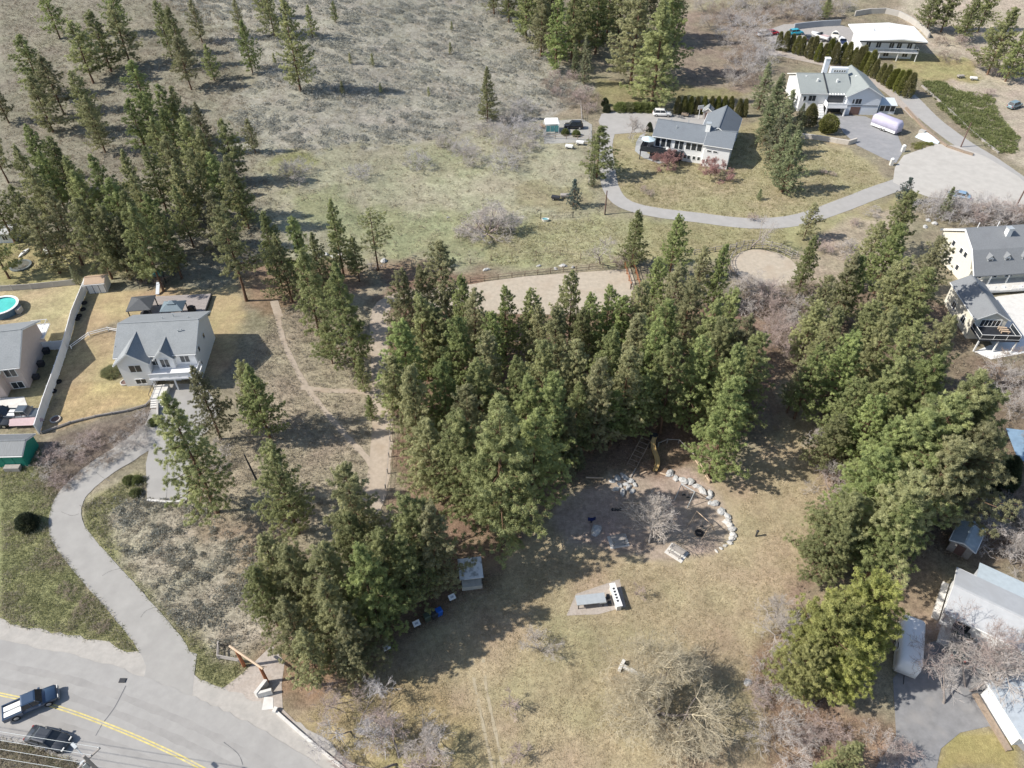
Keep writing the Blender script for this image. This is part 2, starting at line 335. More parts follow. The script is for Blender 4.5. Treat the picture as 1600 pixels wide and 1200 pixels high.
ribbon('dirt_track', [(745,462),(690,458),(630,462),(598,480),(592,515),(594,560),(597,620),(597,680),(592,740),(582,785),(560,830)], 3.1, .03, M_dirt, wobble=.08)
ribbon('footpath', [(434,492),(442,530),(465,580),(490,620),(540,680),(575,718),(588,745)], .9, .028, M_dirt, wobble=.2)
ribbon('footpath', [(470,605),(510,610),(560,612),(592,618)], 1.0, .024, M_dirt, wobble=.2)
ribbon('footpath', [(428,470),(436,495)], 1.4, .026, M_dirt)
sheet('riding_arena', GP([(640,462),(690,450),(738,444),(760,440),(820,432),(985,420),(992,440),(984,480),(900,492),(742,490),(690,482),(650,478)]), .035, M_sand)
oc = G(1195, 418)
sheet('round_pen', [(oc[0]+6.3*math.cos(a*.21), oc[1]+6.3*math.sin(a*.21)) for a in range(30)], .04, M_sand)
ribbon('garden_lane', [(950,205),(945,228),(948,260),(955,295),(975,318),(1020,331),(1090,340),(1170,349),(1240,345),(1300,327),(1370,300),(1420,283)], lambda t: 3.6+.9*t, .045, M_lane)
sheet('house_forecourt', GP([(935,190),(940,178),(975,173),(1025,178),(1060,178),(1110,180),(1110,200),(1050,195),(1025,190),(1022,205),(960,210),(945,212)]), .055, M_lane)
sheet('turning_circle', GP([(1395,285),(1398,262),(1412,243),(1440,233),(1465,225),(1495,228),(1540,245),(1590,275),(1640,320),(1600,325),(1540,322),(1500,312),(1450,308),(1415,295)]), .06, M_conc)
ribbon('upper_lane', [(1395,130),(1425,158),(1455,188),(1500,222),(1545,250),(1590,282),(1640,320)], 5.2, .05, M_lane)
sheet('grey_driveway', GP([(1300,178),(1352,182),(1400,205),(1412,235),(1400,255),(1385,250),(1340,228),(1318,208)]), .055, mat('grey_asphalt', (.29,.29,.295), .9, .12, .7, dirt=((.36,.35,.35), .4, .6)))
ribbon('gravel_terrace', [(1200,80),(1260,92),(1330,110),(1390,140),(1440,185)], 5, .035, M_gravel)
sheet('boat_yard', GP([(1185,52),(1225,38),(1300,36),(1345,48),(1350,90),(1300,95),(1235,85)]), .04, mat('yard_gravel', (.36,.34,.32), .95, .18, 2))
sheet('court_concrete', GP([(1536,470),(1560,463),(1620,456),(1660,470),(1660,540),(1560,555),(1545,530),(1575,500)]), .04, M_white_conc)
sheet('patio_slab', GP([(1522,550),(1545,540),(1600,530),(1600,552),(1548,562)]), .06, mat('white_patio', (.78,.78,.77), .8, .06, 1))
sheet('asphalt_yard', GP([(1395,1060),(1440,1010),(1500,985),(1600,1010),(1660,1060),(1600,1175),(1585,1160),(1545,1135),(1500,1145),(1470,1170),(1450,1260),(1330,1260),(1400,1150)]), .04, M_dark_asph)
sheet('parking_gravel', GP([(848,190),(910,186),(925,195),(925,222),(850,225)]), .04, mat('grey_gravel', (.36,.35,.32), .95, .2, 2.5))
sheet('garden_path', GP([(1000,212),(1008,208),(1004,225),(1012,240),(1035,246),(1048,252),(1030,256),(1005,247),(992,236),(994,222)]), .05, mat('path_gravel', (.38,.39,.39), .95, .15, 2))
sheet('neighbour_drive', GP([(-60,625),(38,620),(45,640),(-60,660)]), .04, M_white_conc)
sheet('gravel_patch', GP([(900,928),(968,905),(978,948),(935,960),(885,962)]), .03, M_gravel)
sheet('entry_slab', GP([(409,1110),(413,1088),(427,1090),(427,1108)]), .06, M_white_conc)

# ------------------------------------------------------------------ vegetation builders
M_bark = mat('pine_bark', (.17, .105, .07), .95, .3, 3, streak=(1, 1, .3))
M_greybark = mat('grey_bark', (.27, .235, .215), .95, .25, 3)
M_twig = mat('grey_twig', (.52, .475, .44), .95, .2, 2)
M_twig_pink = mat('pink_twig', (.47, .38, .345), .95, .2, 2)
M_twig_red = mat('red_twig', (.42, .25, .23), .95, .25, 2)
M_twig_brown = mat('brown_twig', (.36, .29, .235), .95, .2, 2)
M_twig_gold = mat('gold_twig', (.53, .465, .335), .95, .25, 2)
M_twig_lilac = mat('lilac_grey_twig', (.50, .475, .47), .95, .2, 2)
M_needle = foliage('pine_needles', (.18, .208, .085), (.50, .515, .225), .4)
M_fir = foliage('fir_needles', (.15, .175, .09), (.36, .385, .20), .3, .2)
M_blue = foliage('blue_spruce_needles', (.062, .095, .085), (.13, .17, .15), .2, .1)
M_cedar = foliage('cedar_leaf', (.13, .145, .042), (.31, .295, .09), .3, .15)
M_hedge = foliage('hedge_leaf', (.13, .16, .055), (.29, .31, .115), .3, .12)
M_yew = foliage('dark_hedge_leaf', (.045, .065, .03), (.11, .135, .06), .2, .1)
M_sage = foliage('sagebrush_leaf', (.26, .262, .23), (.46, .455, .40), .3, .12)
M_straw = foliage('straw_blade', (.32, .28, .20), (.55, .49, .37), .35, .1)
M_green = foliage('green_blade', (.225, .245, .105), (.40, .41, .20), .4, .1)

def unit(v): return v/np.maximum(np.linalg.norm(v, axis=-1, keepdims=True), 1e-6)
def blades(cen, dirs, n, ln, wd, r, spread=1.0):
    """n leaf triangles round each centre, leaning along dirs -> V, F"""
    k = len(cen); c = np.repeat(cen, n, 0); d0 = np.repeat(dirs, n, 0)
    d = unit(d0+r.normal(0, spread, c.shape)); side = unit(np.cross(d, r.normal(0, 1, c.shape)))
    L = ln*r.uniform(.65, 1.25, (len(c), 1)); w = wd*r.uniform(.7, 1.3, (len(c), 1)); st = c+d*L*r.uniform(-.15, .15, (len(c), 1))
    V = np.stack([st-side*w*.5, st+side*w*.5, st+d*L], 1).reshape(-1, 3)
    return V, np.arange(len(V)).reshape(-1, 3)
def scales(cen, dirs, n, rad, ln, wd, r):
    """n leaf sprays lying on a small puff round each centre"""
    c = np.repeat(cen, n, 0); d0 = np.repeat(dirs, n, 0); u = unit(d0*.55+np.array([0, 0, .25])+unit(r.normal(0, 1, c.shape)))
    nn = unit(u+r.normal(0, .35, c.shape)); t1 = unit(np.cross(nn, r.normal(0, 1, c.shape))); t2 = np.cross(nn, t1)
    L = ln*r.uniform(.6, 1.3, (len(c), 1)); w = wd*r.uniform(.7, 1.3, (len(c), 1)); st = c+u*rad*r.uniform(.55, 1.1, (len(c), 1))
    V = np.stack([st-t1*L*.5-t2*w*.5, st-t1*L*.5+t2*w*.5, st+t1*L*.5], 1).reshape(-1, 3)
    return V, np.arange(len(V)).reshape(-1, 3)
def tubes(segs, n=3):
    """segs: rows of p0(3) p1(3) r0 r1 -> quads"""
    s = np.asarray(segs, float); p0, p1 = s[:, :3], s[:, 3:6]; d = unit(p1-p0)
    ref = np.where(np.abs(d[:, 2:3]) > .9, np.array([[1., 0, 0]]), np.array([[0, 0, 1.]])); u = unit(np.cross(d, ref)); w = np.cross(d, u)
    V = []
    for p, rr in ((p0, s[:, 6:7]), (p1, s[:, 7:8])):
        for i in range(n): V.append(p+(u*math.cos(2*math.pi*i/n)+w*math.sin(2*math.pi*i/n))*rr)
    V = np.stack(V, 1).reshape(-1, 3); b = (np.arange(len(s))*2*n)[:, None]
    F = np.concatenate([b+np.array([[i, (i+1) % n, n+(i+1) % n, n+i]]) for i in range(n)])
    return V, F
def conifer(seed, h=20., cb=.28, rad=3.4, nb=70, power=.7, droop=-.1, lift=.5, tl=.38, tw=.050, nt_=48, dens=4.4, m=None, lean=.02, bark=None, top=1., gaps=.25):
    r = np.random.default_rng(seed); m = m or M_needle
    zz = np.linspace(0, h, 12); bx = np.cumsum(r.normal(0, lean*h/12, 12)); by = np.cumsum(r.normal(0, lean*h/12, 12)); bx -= bx[0]; by -= by[0]
    tr = h*.0135; segs = []
    for i in range(11):
        a, b = 1-zz[i]/h, 1-zz[i+1]/h
        segs.append([bx[i], by[i], zz[i]-(.4 if i == 0 else 0), bx[i+1], by[i+1], zz[i+1], tr*(a**.8*.95+.05)*(1.35 if i == 0 else 1), tr*(b**.8*.95+.05)])
    tv, tf = tubes(segs, 7); lim = []; cen = []; dirs = []; sh = []
    lump = r.uniform(0, 6.28, 3)
    for k in range(nb):
        t = (k+r.uniform(0, 1))/nb; t = t**.92; z = h*(cb+(1-cb)*t*.985); az = k*2.39996+r.normal(0, .5)
        prof = (1-t)**power*min(1, (t+.30)/.45)+.045*top
        side = 1+.22*math.sin(az+lump[0])+.14*math.sin(2*az+lump[1]+t*5)
        L = rad*prof*side*r.uniform(.72, 1.18)
        if r.random() < gaps*.5: L *= .55
        px, py = np.interp(z, zz, bx), np.interp(z, zz, by); el = droop+(lift-droop)*t+r.normal(0, .1)
        d = np.array([math.cos(az)*math.cos(el), math.sin(az)*math.cos(el), math.sin(el)]); base = np.array([px, py, z]); mid = base+d*L*.55
        d2 = unit(d+np.array([0, 0, .35])); tip = mid+d2*L*.45; rb = .018+.012*L
        lim.append([*base, *mid, rb, rb*.65]); lim.append([*mid, *tip, rb*.65, .012])
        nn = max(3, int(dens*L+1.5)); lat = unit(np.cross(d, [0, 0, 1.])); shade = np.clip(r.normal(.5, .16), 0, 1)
        for q in range(nn):
            s = .22+.78*(q+r.random())/nn; p = base+(mid-base)*min(1, s/.55)+((tip-mid)*max(0, (s-.55)/.45)); o = r.normal(0, 1)*.26*L*(1.15-s)
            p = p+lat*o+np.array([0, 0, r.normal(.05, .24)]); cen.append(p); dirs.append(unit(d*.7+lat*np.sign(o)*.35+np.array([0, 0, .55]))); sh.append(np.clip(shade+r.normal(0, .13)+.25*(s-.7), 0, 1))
    for q in range(6): cen.append([bx[-1]+r.normal(0, .1), by[-1]+r.normal(0, .1), h*(1-.012*q)]); dirs.append([0, 0, 1.]); sh.append(.6)
    for q in range(int(nb*.12)):   # dead lower snags
        z = h*cb*r.uniform(.45, 1); az = r.uniform(0, 6.28); L = rad*r.uniform(.15, .4); px, py = np.interp(z, zz, bx), np.interp(z, zz, by)
        lim.append([px, py, z, px+L*math.cos(az), py+L*math.sin(az), z+r.normal(0, .2), .03, .012])
    lv, lf = tubes(lim, 3); tv2 = np.concatenate([tv, lv]); tf2 = np.concatenate([tf, lf+len(tv)])
    nb_ = max(4, int(nt_*.45)); ns_ = nt_-nb_
    V, F = blades(np.array(cen), np.array(dirs), nb_, tl, tw, r, .95); V2, F2 = scales(np.array(cen), np.array(dirs), ns_, tl*.62, tl*.8, tw*1.25, r)
    F = np.concatenate([F, F2+len(V)]); V = np.concatenate([V, V2])
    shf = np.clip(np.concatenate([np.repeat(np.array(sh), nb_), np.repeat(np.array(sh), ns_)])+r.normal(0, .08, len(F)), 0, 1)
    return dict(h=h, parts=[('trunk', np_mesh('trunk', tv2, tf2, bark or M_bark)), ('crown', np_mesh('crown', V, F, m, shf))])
def leafy(seed, h, rx, n, ln, wd, m, shape='col', up=.8, core=None):
    """dense clipped shrub: leaf triangles on and just under a closed form"""
    r = np.random.default_rng(seed); t = r.random(n)**.8 if shape != 'dome' else r.random(n)
    az = r.uniform(0, 6.28, n); lum = 1+.10*np.sin(az*3+r.uniform(0, 6))+.07*np.sin(az*5+t*9)
    if shape == 'col': pr = rx*np.minimum(1, (1-t)**.5*1.15)*np.minimum(1, .72+t*1.6); z = t*h
    elif shape == 'globe': th = np.arccos(1-1.8*t); pr = rx*np.sin(th)*.98+.03; z = h*.5*(1-np.cos(th))*1.04; z = h-z
    else: th = np.arccos(1-t); pr = rx*np.sin(th); z = h*np.cos(th)
    dep = r.uniform(.72, 1.03, n); pr = pr*lum*dep
    cen = np.stack([np.cos(az)*pr, np.sin(az)*pr, z], 1); out = np.stack([np.cos(az), np.sin(az), np.full(n, up)], 1)
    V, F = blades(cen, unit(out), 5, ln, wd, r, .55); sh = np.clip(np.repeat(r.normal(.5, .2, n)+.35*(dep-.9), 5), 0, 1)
    st = tubes([[0, 0, -.3, 0, 0, h*.8, .07, .02]]+[[0, 0, .1, .3*rx*math.cos(a), .3*rx*math.sin(a), h*.7, .04, .012] for a in (0, 2.1, 4.2)], 5)
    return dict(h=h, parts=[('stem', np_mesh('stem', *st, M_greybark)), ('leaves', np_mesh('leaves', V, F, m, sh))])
def bare(seed, h=7., spread=.9, trunk=.18, stems=1, levels=5, m=None, mt=None, rmin=.010, up=.35, kids=(2, 4), first=.3, ratio=.68):
    r = np.random.default_rng(seed); big = []; small = []
    def grow(p, d, L, rad, lv):
        n = 3; q = p; dd = d
        for i in range(n):
            dd = unit(dd+r.normal(0, .13, 3)+np.array([0, 0, .05*up])); e = q+dd*L/n; r1 = max(rmin, rad*(1-.14*(i+1))); r0 = max(rmin, rad*(1-.14*i))
            (big if lv < 2 else small).append([*q, *e, r0, r1])
            if lv < levels and i >= (1 if lv == 0 else 0):
                for k in range(int(r.integers(kids[0]-1 if i < 2 else kids[0], kids[1]+1)) if i == 2 else int(r.integers(0 if lv else 1, 2+(lv > 1)))):
                    nd_ = unit(dd+r.normal(0, spread*.62, 3)+np.array([0, 0, up*.25])); grow(e, nd_, L*r.uniform(ratio*.8, ratio*1.12), rad*.52, lv+1)
            q = e
    for s in range(stems):
        a = s*6.283/stems+r.uniform(-.3, .3); sp = 0 if stems == 1 else r.uniform(.35, .8)*spread
        d = unit(np.array([math.cos(a)*sp, math.sin(a)*sp, 1.])); grow(np.array([math.cos(a)*.12*(stems > 1), math.sin(a)*.12*(stems > 1), -.2]), d, first*h, trunk*(1 if stems == 1 else .6), 0)
    allp = np.array(big+small); k = h/max(allp[:, 5].max(), .1)
    for lst in (big, small):
        for s in lst:
            for j in range(6): s[j] *= k
    return dict(h=h, parts=[('trunk', np_mesh('trunk', *tubes(big, 5), mt or M_greybark)), ('crown', np_mesh('crown', *tubes(small, 3), m or M_twig))])
def put(proto, name, label, cat, xy, h=None, w=1., rz=None, group=None, sink=0):
    k = (h or proto['h'])/proto['h']; rz = random.uniform(0, 6.28) if rz is None else rz
    t = thing(name, label, cat, (xy[0], xy[1], tz(*xy)-sink), rz, group, (k*w, k*w, k))
    for n, me in proto['parts']: link(n, me, t)
    return t

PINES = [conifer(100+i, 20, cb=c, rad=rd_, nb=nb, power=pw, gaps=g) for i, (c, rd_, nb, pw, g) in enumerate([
    (.12, 4.7, 98, .68, .2), (.18, 4.4, 88, .74, .3), (.10, 4.8, 102, .64, .2), (.26, 4.3, 78, .62, .35), (.14, 4.6, 94, .78, .25),
    (.20, 4.8, 88, .58, .3), (.08, 4.4, 98, .82, .12), (.30, 4.4, 74, .55, .4)])]
WIDE = [conifer(140+i, 18, cb=c, rad=rd_, nb=nb, power=.64, gaps=.3, lift=.55, nt_=52, tl=.40, dens=4.2) for i, (c, rd_, nb) in enumerate([(.12, 5.2, 96), (.16, 5.7, 104), (.18, 5.0, 90)])]
THIN = [conifer(160+i, 14, cb=c, rad=rd_, nb=nb, power=.62, gaps=.35, nt_=38, tl=.44, tw=.06, dens=3.3) for i, (c, rd_, nb) in enumerate([(.12, 3.7, 66), (.20, 3.9, 60), (.07, 4.0, 70), (.10, 3.6, 64)])]
ROUND = [conifer(150+i, 14, cb=.10, rad=5.4, nb=110, power=.42, gaps=.2, lift=.7, nt_=50, tl=.40, dens=4.0, m=foliage('yellow_green_needles', (.20, .215, .07), (.56, .55, .20), .4, .12)) for i in range(2)]
OLD = conifer(171, 12, cb=.34, rad=2.9, nb=34, power=.28, gaps=.5, nt_=22, tl=.34, droop=-.2, lift=.25)
YOUNG = [conifer(180+i, 3.2, cb=.05, rad=.85, nb=34, power=.8, nt_=14, tl=.30, tw=.05, dens=5, gaps=.1) for i in range(2)]
FIR = [conifer(190+i, 12, cb=.06, rad=2.6, nb=90, power=.85, droop=-.25, lift=.35, nt_=18, tl=.34, tw=.08, dens=3.6, m=M_fir, gaps=.12) for i in range(2)]
SPRUCE = conifer(196, 4.5, cb=.04, rad=1.5, nb=54, power=.9, droop=-.05, lift=.4, nt_=16, tl=.22, tw=.05, dens=5, m=M_blue, gaps=.05)
CEDAR = [leafy(200+i, 4.2, .78, 1500, .26, .07, M_cedar) for i in range(3)]
GLOBE = leafy(210, 3.0, 1.55, 2600, .24, .08, M_cedar, 'globe')
CONEBUSH = leafy(211, 4.4, 1.5, 2600, .24, .08, M_cedar, 'col')
LOWBUSH = leafy(212, 1.0, 1.1, 900, .22, .08, M_hedge, 'dome')
DARKBUSH = leafy(213, 2.6, 1.6, 2400, .26, .10, M_yew, 'dome')
BARE = [bare(300, 7.5, .9, .17, 1, 5), bare(301, 8, 1.0, .2, 1, 5), bare(302, 6, 1.1, .14, 3, 4)]
SHRUB = [bare(310+i, 3.2, 1.15, .05, 7, 4, m=mm, rmin=.0085, first=.3, kids=(2, 3)) for i, mm in enumerate([M_twig, M_twig_pink, M_twig_brown, M_twig_lilac])]
REDTREE = bare(320, 4.2, 1.1, .12, 4, 5, m=M_twig_red, mt=M_twig_brown, kids=(3, 4), ratio=.62)
SAPLING = bare(330, 2.6, .8, .05, 1, 4, m=M_twig_pink, rmin=.009)
WILLOW = bare(343, 9.5, 1.15, .34, 4, 5, m=M_twig_gold, mt=M_greybark, rmin=.010, kids=(3, 4), ratio=.70, up=.3)
SPREADER = bare(345, 5.0, 1.7, .2, 7, 5, m=M_twig, mt=M_twig_pink, rmin=.011, up=.1, kids=(2, 3))
def leader_tree(seed, h, rad, nb, m, mt):
    r = np.random.default_rng(seed); big = [[0, 0, -.3, 0, 0, h*.5, .16, .10], [0, 0, h*.5, .1, 0, h, .10, .015]]; sm = []
    for k in range(nb):
        t = (k+r.random())/nb; z = h*(.2+.78*t); az = k*2.4+r.normal(0, .4); el = .6+.5*t; L = rad*(1-t)**.75*r.uniform(.75, 1.2)+.3
        q = np.array([0, 0, z]); d = np.array([math.cos(az)*math.cos(el), math.sin(az)*math.cos(el), math.sin(el)]); n = 5
        for i in range(n):
            d = unit(d+r.normal(0, .08, 3)+np.array([0, 0, .06])); e = q+d*L/n; big.append([*q, *e, .028*(1-i/n)+.010, .028*(1-(i+1)/n)+.010])
            for w in range(4):
                d2 = unit(d+r.normal(0, .55, 3)+np.array([0, 0, .15])); l2 = L*.34*r.uniform(.6, 1.1)*(1.1-i/n*.5); e2 = e+d2*l2; sm.append([*e, *e2, .018, .011])
                for v in range(3): f = .4+.6*r.random(); p3 = e+d2*l2*f; e3 = p3+unit(d2+r.normal(0, .5, 3))*l2*.55; sm.append([*p3, *e3, .012, .009])
            q = e
    return dict(h=h, parts=[('trunk', np_mesh('trunk', *tubes(big, 5), mt)), ('crown', np_mesh('crown', *tubes(sm, 3), m))])
PLAYTREE = leader_tree(350, 9.5, 4.4, 40, mat('pale_twig', (.62, .56, .50), .95, .15, 2), mat('pale_bark', (.52, .47, .42), .95, .2, 2))
BIGBARE = bare(355, 10, 1.0, .22, 2, 5, m=M_twig_pink, rmin=.011, kids=(2, 4), ratio=.7)

# ------------------------------------------------------------------ the trees, by crown-top pixel and height
def pine_rows(rows, label, group, pool, name='pine_tree'):
    for i, row in enumerate(rows):
        tx, ty, h = row[:3]; w = row[3] if len(row) > 3 else random.uniform(.9, 1.12)
        lab = label(tx, ty, h) if callable(label) else label
        put(pool[(i*5+i//3) % len(pool)], name, lab, 'pine tree', G(tx, ty, h)[:2], h, w, group=group)
pine_rows([(30,55,15,1.3),(62,88,14,1.3),(140,18,15,1.3),(172,8,15,1.25),(110,35,15,1.35),(45,120,13,1.3),(205,95,13,1.3),
  (242,2,14),(262,12,15),(298,0,11),(275,58,13,1.2),(320,70,9),(245,133,14),(218,147,14),(266,136,13),(200,155,13),(236,185,13),
  (285,180,15),(258,212,14),(345,188,14),(297,235,15),(325,240,14),(352,245,15),(310,200,13),(-30,100,14),(-40,180,15),(165,-30,14),(60,-25,14)],
  lambda x, y, h: 'slim pine on the hillside near the sagebrush boundary' if x > 230 and y < 170 else 'slim pine in the hillside band leading down to the meadow' if x > 190 else 'slim pine on the wooded upper hillside above the back yards', 'pines on the upper hillside', THIN)
pine_rows([(x, y, h, 1.15) for x, y, h in [(110,110,15),(130,150,13),(40,195,15),(250,170,13),(305,160,12),(225,230,14),(270,250,14),(190,235,15),(365,270,12),(75,215,15),(180,340,13),(40,320,14),(330,300,12)]],
  lambda x, y, h: 'bushy pine in the hillside woods bordering the meadow' if x > 180 else 'bushy pine deep in the hillside woods', 'bushy pines in the hillside woods', [PINES[0], PINES[4], PINES[6], PINES[2], THIN[2]])
pine_rows([(22,228,16),(60,236,14),(100,245,15),(140,243,16),(112,268,14),(170,280,16),(205,272,14),(45,262,15),(190,300,15),(228,305,15),(15,290,15),
  (75,300,15),(120,312,16),(155,322,15),(203,322,17),(245,328,14),(270,290,13),(-40,260,16),(-50,320,15)],
  'ponderosa pine in the woods behind the fenced back yards', 'pines behind the back yards', [PINES[1], THIN[0], PINES[3], PINES[7], THIN[1]])
put(PINES[7], 'pine_tree', 'lone tall leaning pine at the bank beside the swing set yard', 'pine tree', G(385, 470)[:2], 18.5, 1.05)
put(PINES[2], 'pine_tree', 'largest full pine standing out in the sagebrush slope', 'pine tree', G(470, 142)[:2], 22, .95)
pine_rows([(366,0,10),(376,33,13),(386,186,8),(480,8,9),(412,-25,14),(520,2,6),(400,-40,12)], 'small pine at the wooded edge of the sagebrush slope', 'pines edging the sagebrush', [THIN[0], THIN[2]])
put(PINES[6], 'pine_tree', 'single conical pine between sagebrush slope and bare thicket', 'pine tree', G(762, 190)[:2], 13.5, 1.1)
for p in [(548,100),(583,103),(706,48),(704,85),(536,148),(595,145),(430,100),(670,150)]:
    put(YOUNG[p[0] % 2], 'young_pine', 'yellow-green pine sapling among the grey sagebrush', 'pine sapling', G(*p)[:2], random.uniform(2.2, 3.6), group='saplings in the sagebrush')
for (bx_, by_, h, w) in [(772,22,14,1),(795,35,15,1),(822,62,20,1.05),(845,88,19,.95),(868,107,21,1.05),(893,92,22,1),(905,72,20,1),(930,85,22,1),(948,55,21,1),(985,132,25,1.15),(1018,166,26,1.25),(1035,120,24,1.1),(905,45,20,1),(860,60,20,1),(1050,70,20,1),(965,70,22,1),(830,20,20,1),(1005,60,24,1.1)]:
    put(PINES[(2, 6, 0)[(bx_//7) % 3]], 'pine_tree', 'tall dark pine in the grove behind the L-shaped house', 'pine tree', G(bx_, by_)[:2], h, w*1.15, group='grove behind the L-shaped house')
for b in [(897,122,9),(912,132,13)]:
    put(FIR[0], 'fir_tree', 'short fir at the front of the tall pine grove', 'fir tree', G(*b[:2])[:2], b[2], .9, group='firs in front of the tall grove')
put(THIN[2], 'fir_tree', 'thin brownish conifer beside the garden lane bend', 'conifer', G(932, 278)[:2], 12, 1.4)
put(FIR[1], 'fir_tree', 'short green fir at the foot of the thin brownish conifer', 'conifer', G(926, 292)[:2], 5.5, 1.0)
put(SPRUCE, 'blue_spruce', 'small blue spruce beside the wire fence in the meadow', 'spruce', G(896, 323)[:2], 6.3, 1.1)
for b in [(1185,172,12,1.4),(1205,190,12,1.5),(1192,225,10,1.5),(1218,225,13,1.5),(1222,300,14,1.45),(1205,250,11,1.5),(1238,240,8,1.4),(1200,205,13,1.4),(1212,275,12,1.3),(1245,205,7,1.4)]:
    put(FIR[b[0] % 2], 'fir_tree', 'dense fir in the row between the two grey-roofed houses', 'fir tree', G(*b[:2])[:2], b[2], b[3], group='firs between the two houses')
pine_rows([(1588,12,18,1.2),(1500,-30,15,1.1),(1530,-5,13,1.1),(1472,-20,13,1.1),(1610,40,15,1.1),(1560,-30,15,1.1)], 'broad pine on the bare bank above the lane', 'pines on the bare bank', WIDE)
put(WIDE[0], 'pine_tree', 'round pale green pine among bare thicket near the white boats', 'pine tree', G(1288, 30)[:2], 7, 1.1)
# middle: beside the track
pine_rows([(410,332,15),(455,342,14),(430,365,14),(487,365,15),(470,392,17),(525,412,21,1.0),(505,500,9,1),(560,560,7,.9),(515,312,16,.9)],
  'ponderosa pine between the footpath and the meadow edge', 'pines beside the footpath', [PINES[1], THIN[3], PINES[4], PINES[0]])
put(OLD, 'pine_tree', 'flat-topped old pine with broken crown above the brush pile', 'pine tree', G(591, 422)[:2], 12.5, 1.1)
put(THIN[1], 'pine_tree', 'slender pine with bare lower trunk beside the flat-topped pine', 'pine tree', G(562, 440)[:2], 9.5, .9)
for b in [(425,692,15,1.0),(466,833,17.5,.95),(345,686,14,1.0),(340,800,22,.95),(405,668,13,.9)]:
    put(PINES[(b[0]) % 8], 'pine_tree', 'ponderosa pine on the dry slope beside the house driveway', 'pine tree', G(*b[:2])[:2], b[2], b[3], group='pines on the dry slope')
pine_rows([(575,618,5,.9)], 'small young pine beside the dirt track', None, [THIN[2]])
# the dense grove
pine_rows([(625,420,16),(690,376,19,1.1),(655,460,17),(625,500,18),(715,497,18),(640,572,18),(690,560,18),(612,555,14),(790,448,15,.85),(830,450,15),(897,424,16,.9),
  (955,447,15,.9),(925,458,15),(975,462,14),(870,482,16),(808,558,17),(850,535,17),(865,585,19),(780,622,26,1.05),(835,640,20),(715,645,19),(665,655,16),(730,600,17),
  (940,560,18),(905,600,14),(985,542,17),(1000,490,17),(1030,500,18),(1060,412,16),(998,330,12,1.1),(1063,335,14),(1100,385,13,.9),(1135,382,14,.85),(1030,402,15),
  (1010,440,16),(1085,440,17),(1120,470,18),(1050,470,17),(1150,452,17),(1172,492,18),(1130,500,18),(1190,520,18),(1100,525,18),(1060,532,18),(1152,590,19,1.0),
  (1010,585,13,1.0),(965,612,11,1.1),(890,640,12,.9),(960,515,17),(905,530,17),(760,520,16),(745,560,17),(760,690,17),(1155,540,18),(680,480,15),(770,486,15,.9),(842,478,14,.9),(912,480,14,.9),(738,452,17,.95),(720,432,16,.9),(655,415,15,.9),(800,680,18),(825,590,18)],
  lambda x, y, h: 'tallest pine of the dense grove, with bare lower trunk at its lawn corner' if h > 25 else 'ponderosa pine at the grove edge along the dirt track' if x < 700 else
  'ponderosa pine at the grove edge along the sand arena' if y < 470 and x < 980 else 'ponderosa pine in the grove tip reaching past the arena fence' if y < 470 and x < 1090 else
  'ponderosa pine at the grove side facing the round pen' if x > 1090 and y < 510 else 'ponderosa pine at the grove side facing the bare lawn gap' if x > 1090 else
  'ponderosa pine at the grove edge above the playground' if y > 560 and x > 800 else 'ponderosa pine deep in the middle of the dense grove', 'dense pine grove', PINES)
for b in [(905,735,4.5),(890,750,5),(930,690,4)]:
    put(FIR[1], 'fir_tree', 'short understory fir at the dark edge of the playground', 'fir tree', G(*b[:2])[:2], b[2], 1., group='understory firs')
# clump by the park gate
pine_rows([(410,835,15,1.0),(445,850,16,1.0),(395,885,13),(537,722,20,.95),(545,800,16),(632,780,18,1.05),(668,790,17,1.05),(590,832,16),(560,855,18),(500,905,16,1.1),(568,885,14,1.1),(530,955,13,1.1),
  (440,935,13,1.1),(470,985,12),(622,838,15,1.05),(500,850,17),(540,1000,9,1.1)],
  lambda x, y, h: 'ponderosa pine in the gate clump on the side of the dirt track' if y < 830 else 'ponderosa pine in the gate clump overhanging the sage mound' if x < 500 else 'ponderosa pine in the gate clump on the side of the sign boards', 'clump beside the park gate', [PINES[0], PINES[5], PINES[2], PINES[4], PINES[1]])
# belt on the right
pine_rows([(1275,368,13,.9),(1340,395,15),(1380,345,14),(1410,350,15),(1350,400,14),(1420,405,16,1.1),(1472,372,17,1.15),(1460,420,16,1.1),(1300,430,14),(1312,482,15),
  (1370,470,16),(1340,520,16),(1400,482,17),(1440,500,17,1.1),(1285,535,15),(1490,492,16,1.1),(1350,590,15),(1412,560,17,1.1),(1470,560,18,1.1),(1425,300,14,1.1),
  (1280,470,13),(1260,560,11),(1380,620,15,1.1)],
  lambda x, y, h: 'ponderosa pine in the belt close to the cream gambrel-roofed house' if x > 1400 else 'ponderosa pine in the belt near the round pen' if y < 440 else 'ponderosa pine in the belt beside the bare lawn gap', 'belt beside the gambrel house', [PINES[0], WIDE[2], PINES[5], PINES[2], PINES[4]])
pine_rows([(1535,585,22,1.1),(1552,610,20,1.1),(1500,622,20,1.1),(1452,645,19,1.1),(1405,655,17),(1500,690,18,1.15),(1440,740,18,1.15),(1385,705,16,1.1),(1340,775,14,1.15),
  (1325,822,11,1.2),(1420,790,15,1.15),(1545,665,18,1.1),(1320,650,11)],
  lambda x, y, h: 'broad pine in the belt bordering the park lawn' if x < 1410 else 'broad pine in the belt bordering the shaded yard', 'belt between lawn and shaded yard', WIDE)
put(THIN[0], 'pine_tree', 'ragged conifer with split trunk beside the curving garden lane', 'conifer', G(1256, 373)[:2], 8, 1.3)
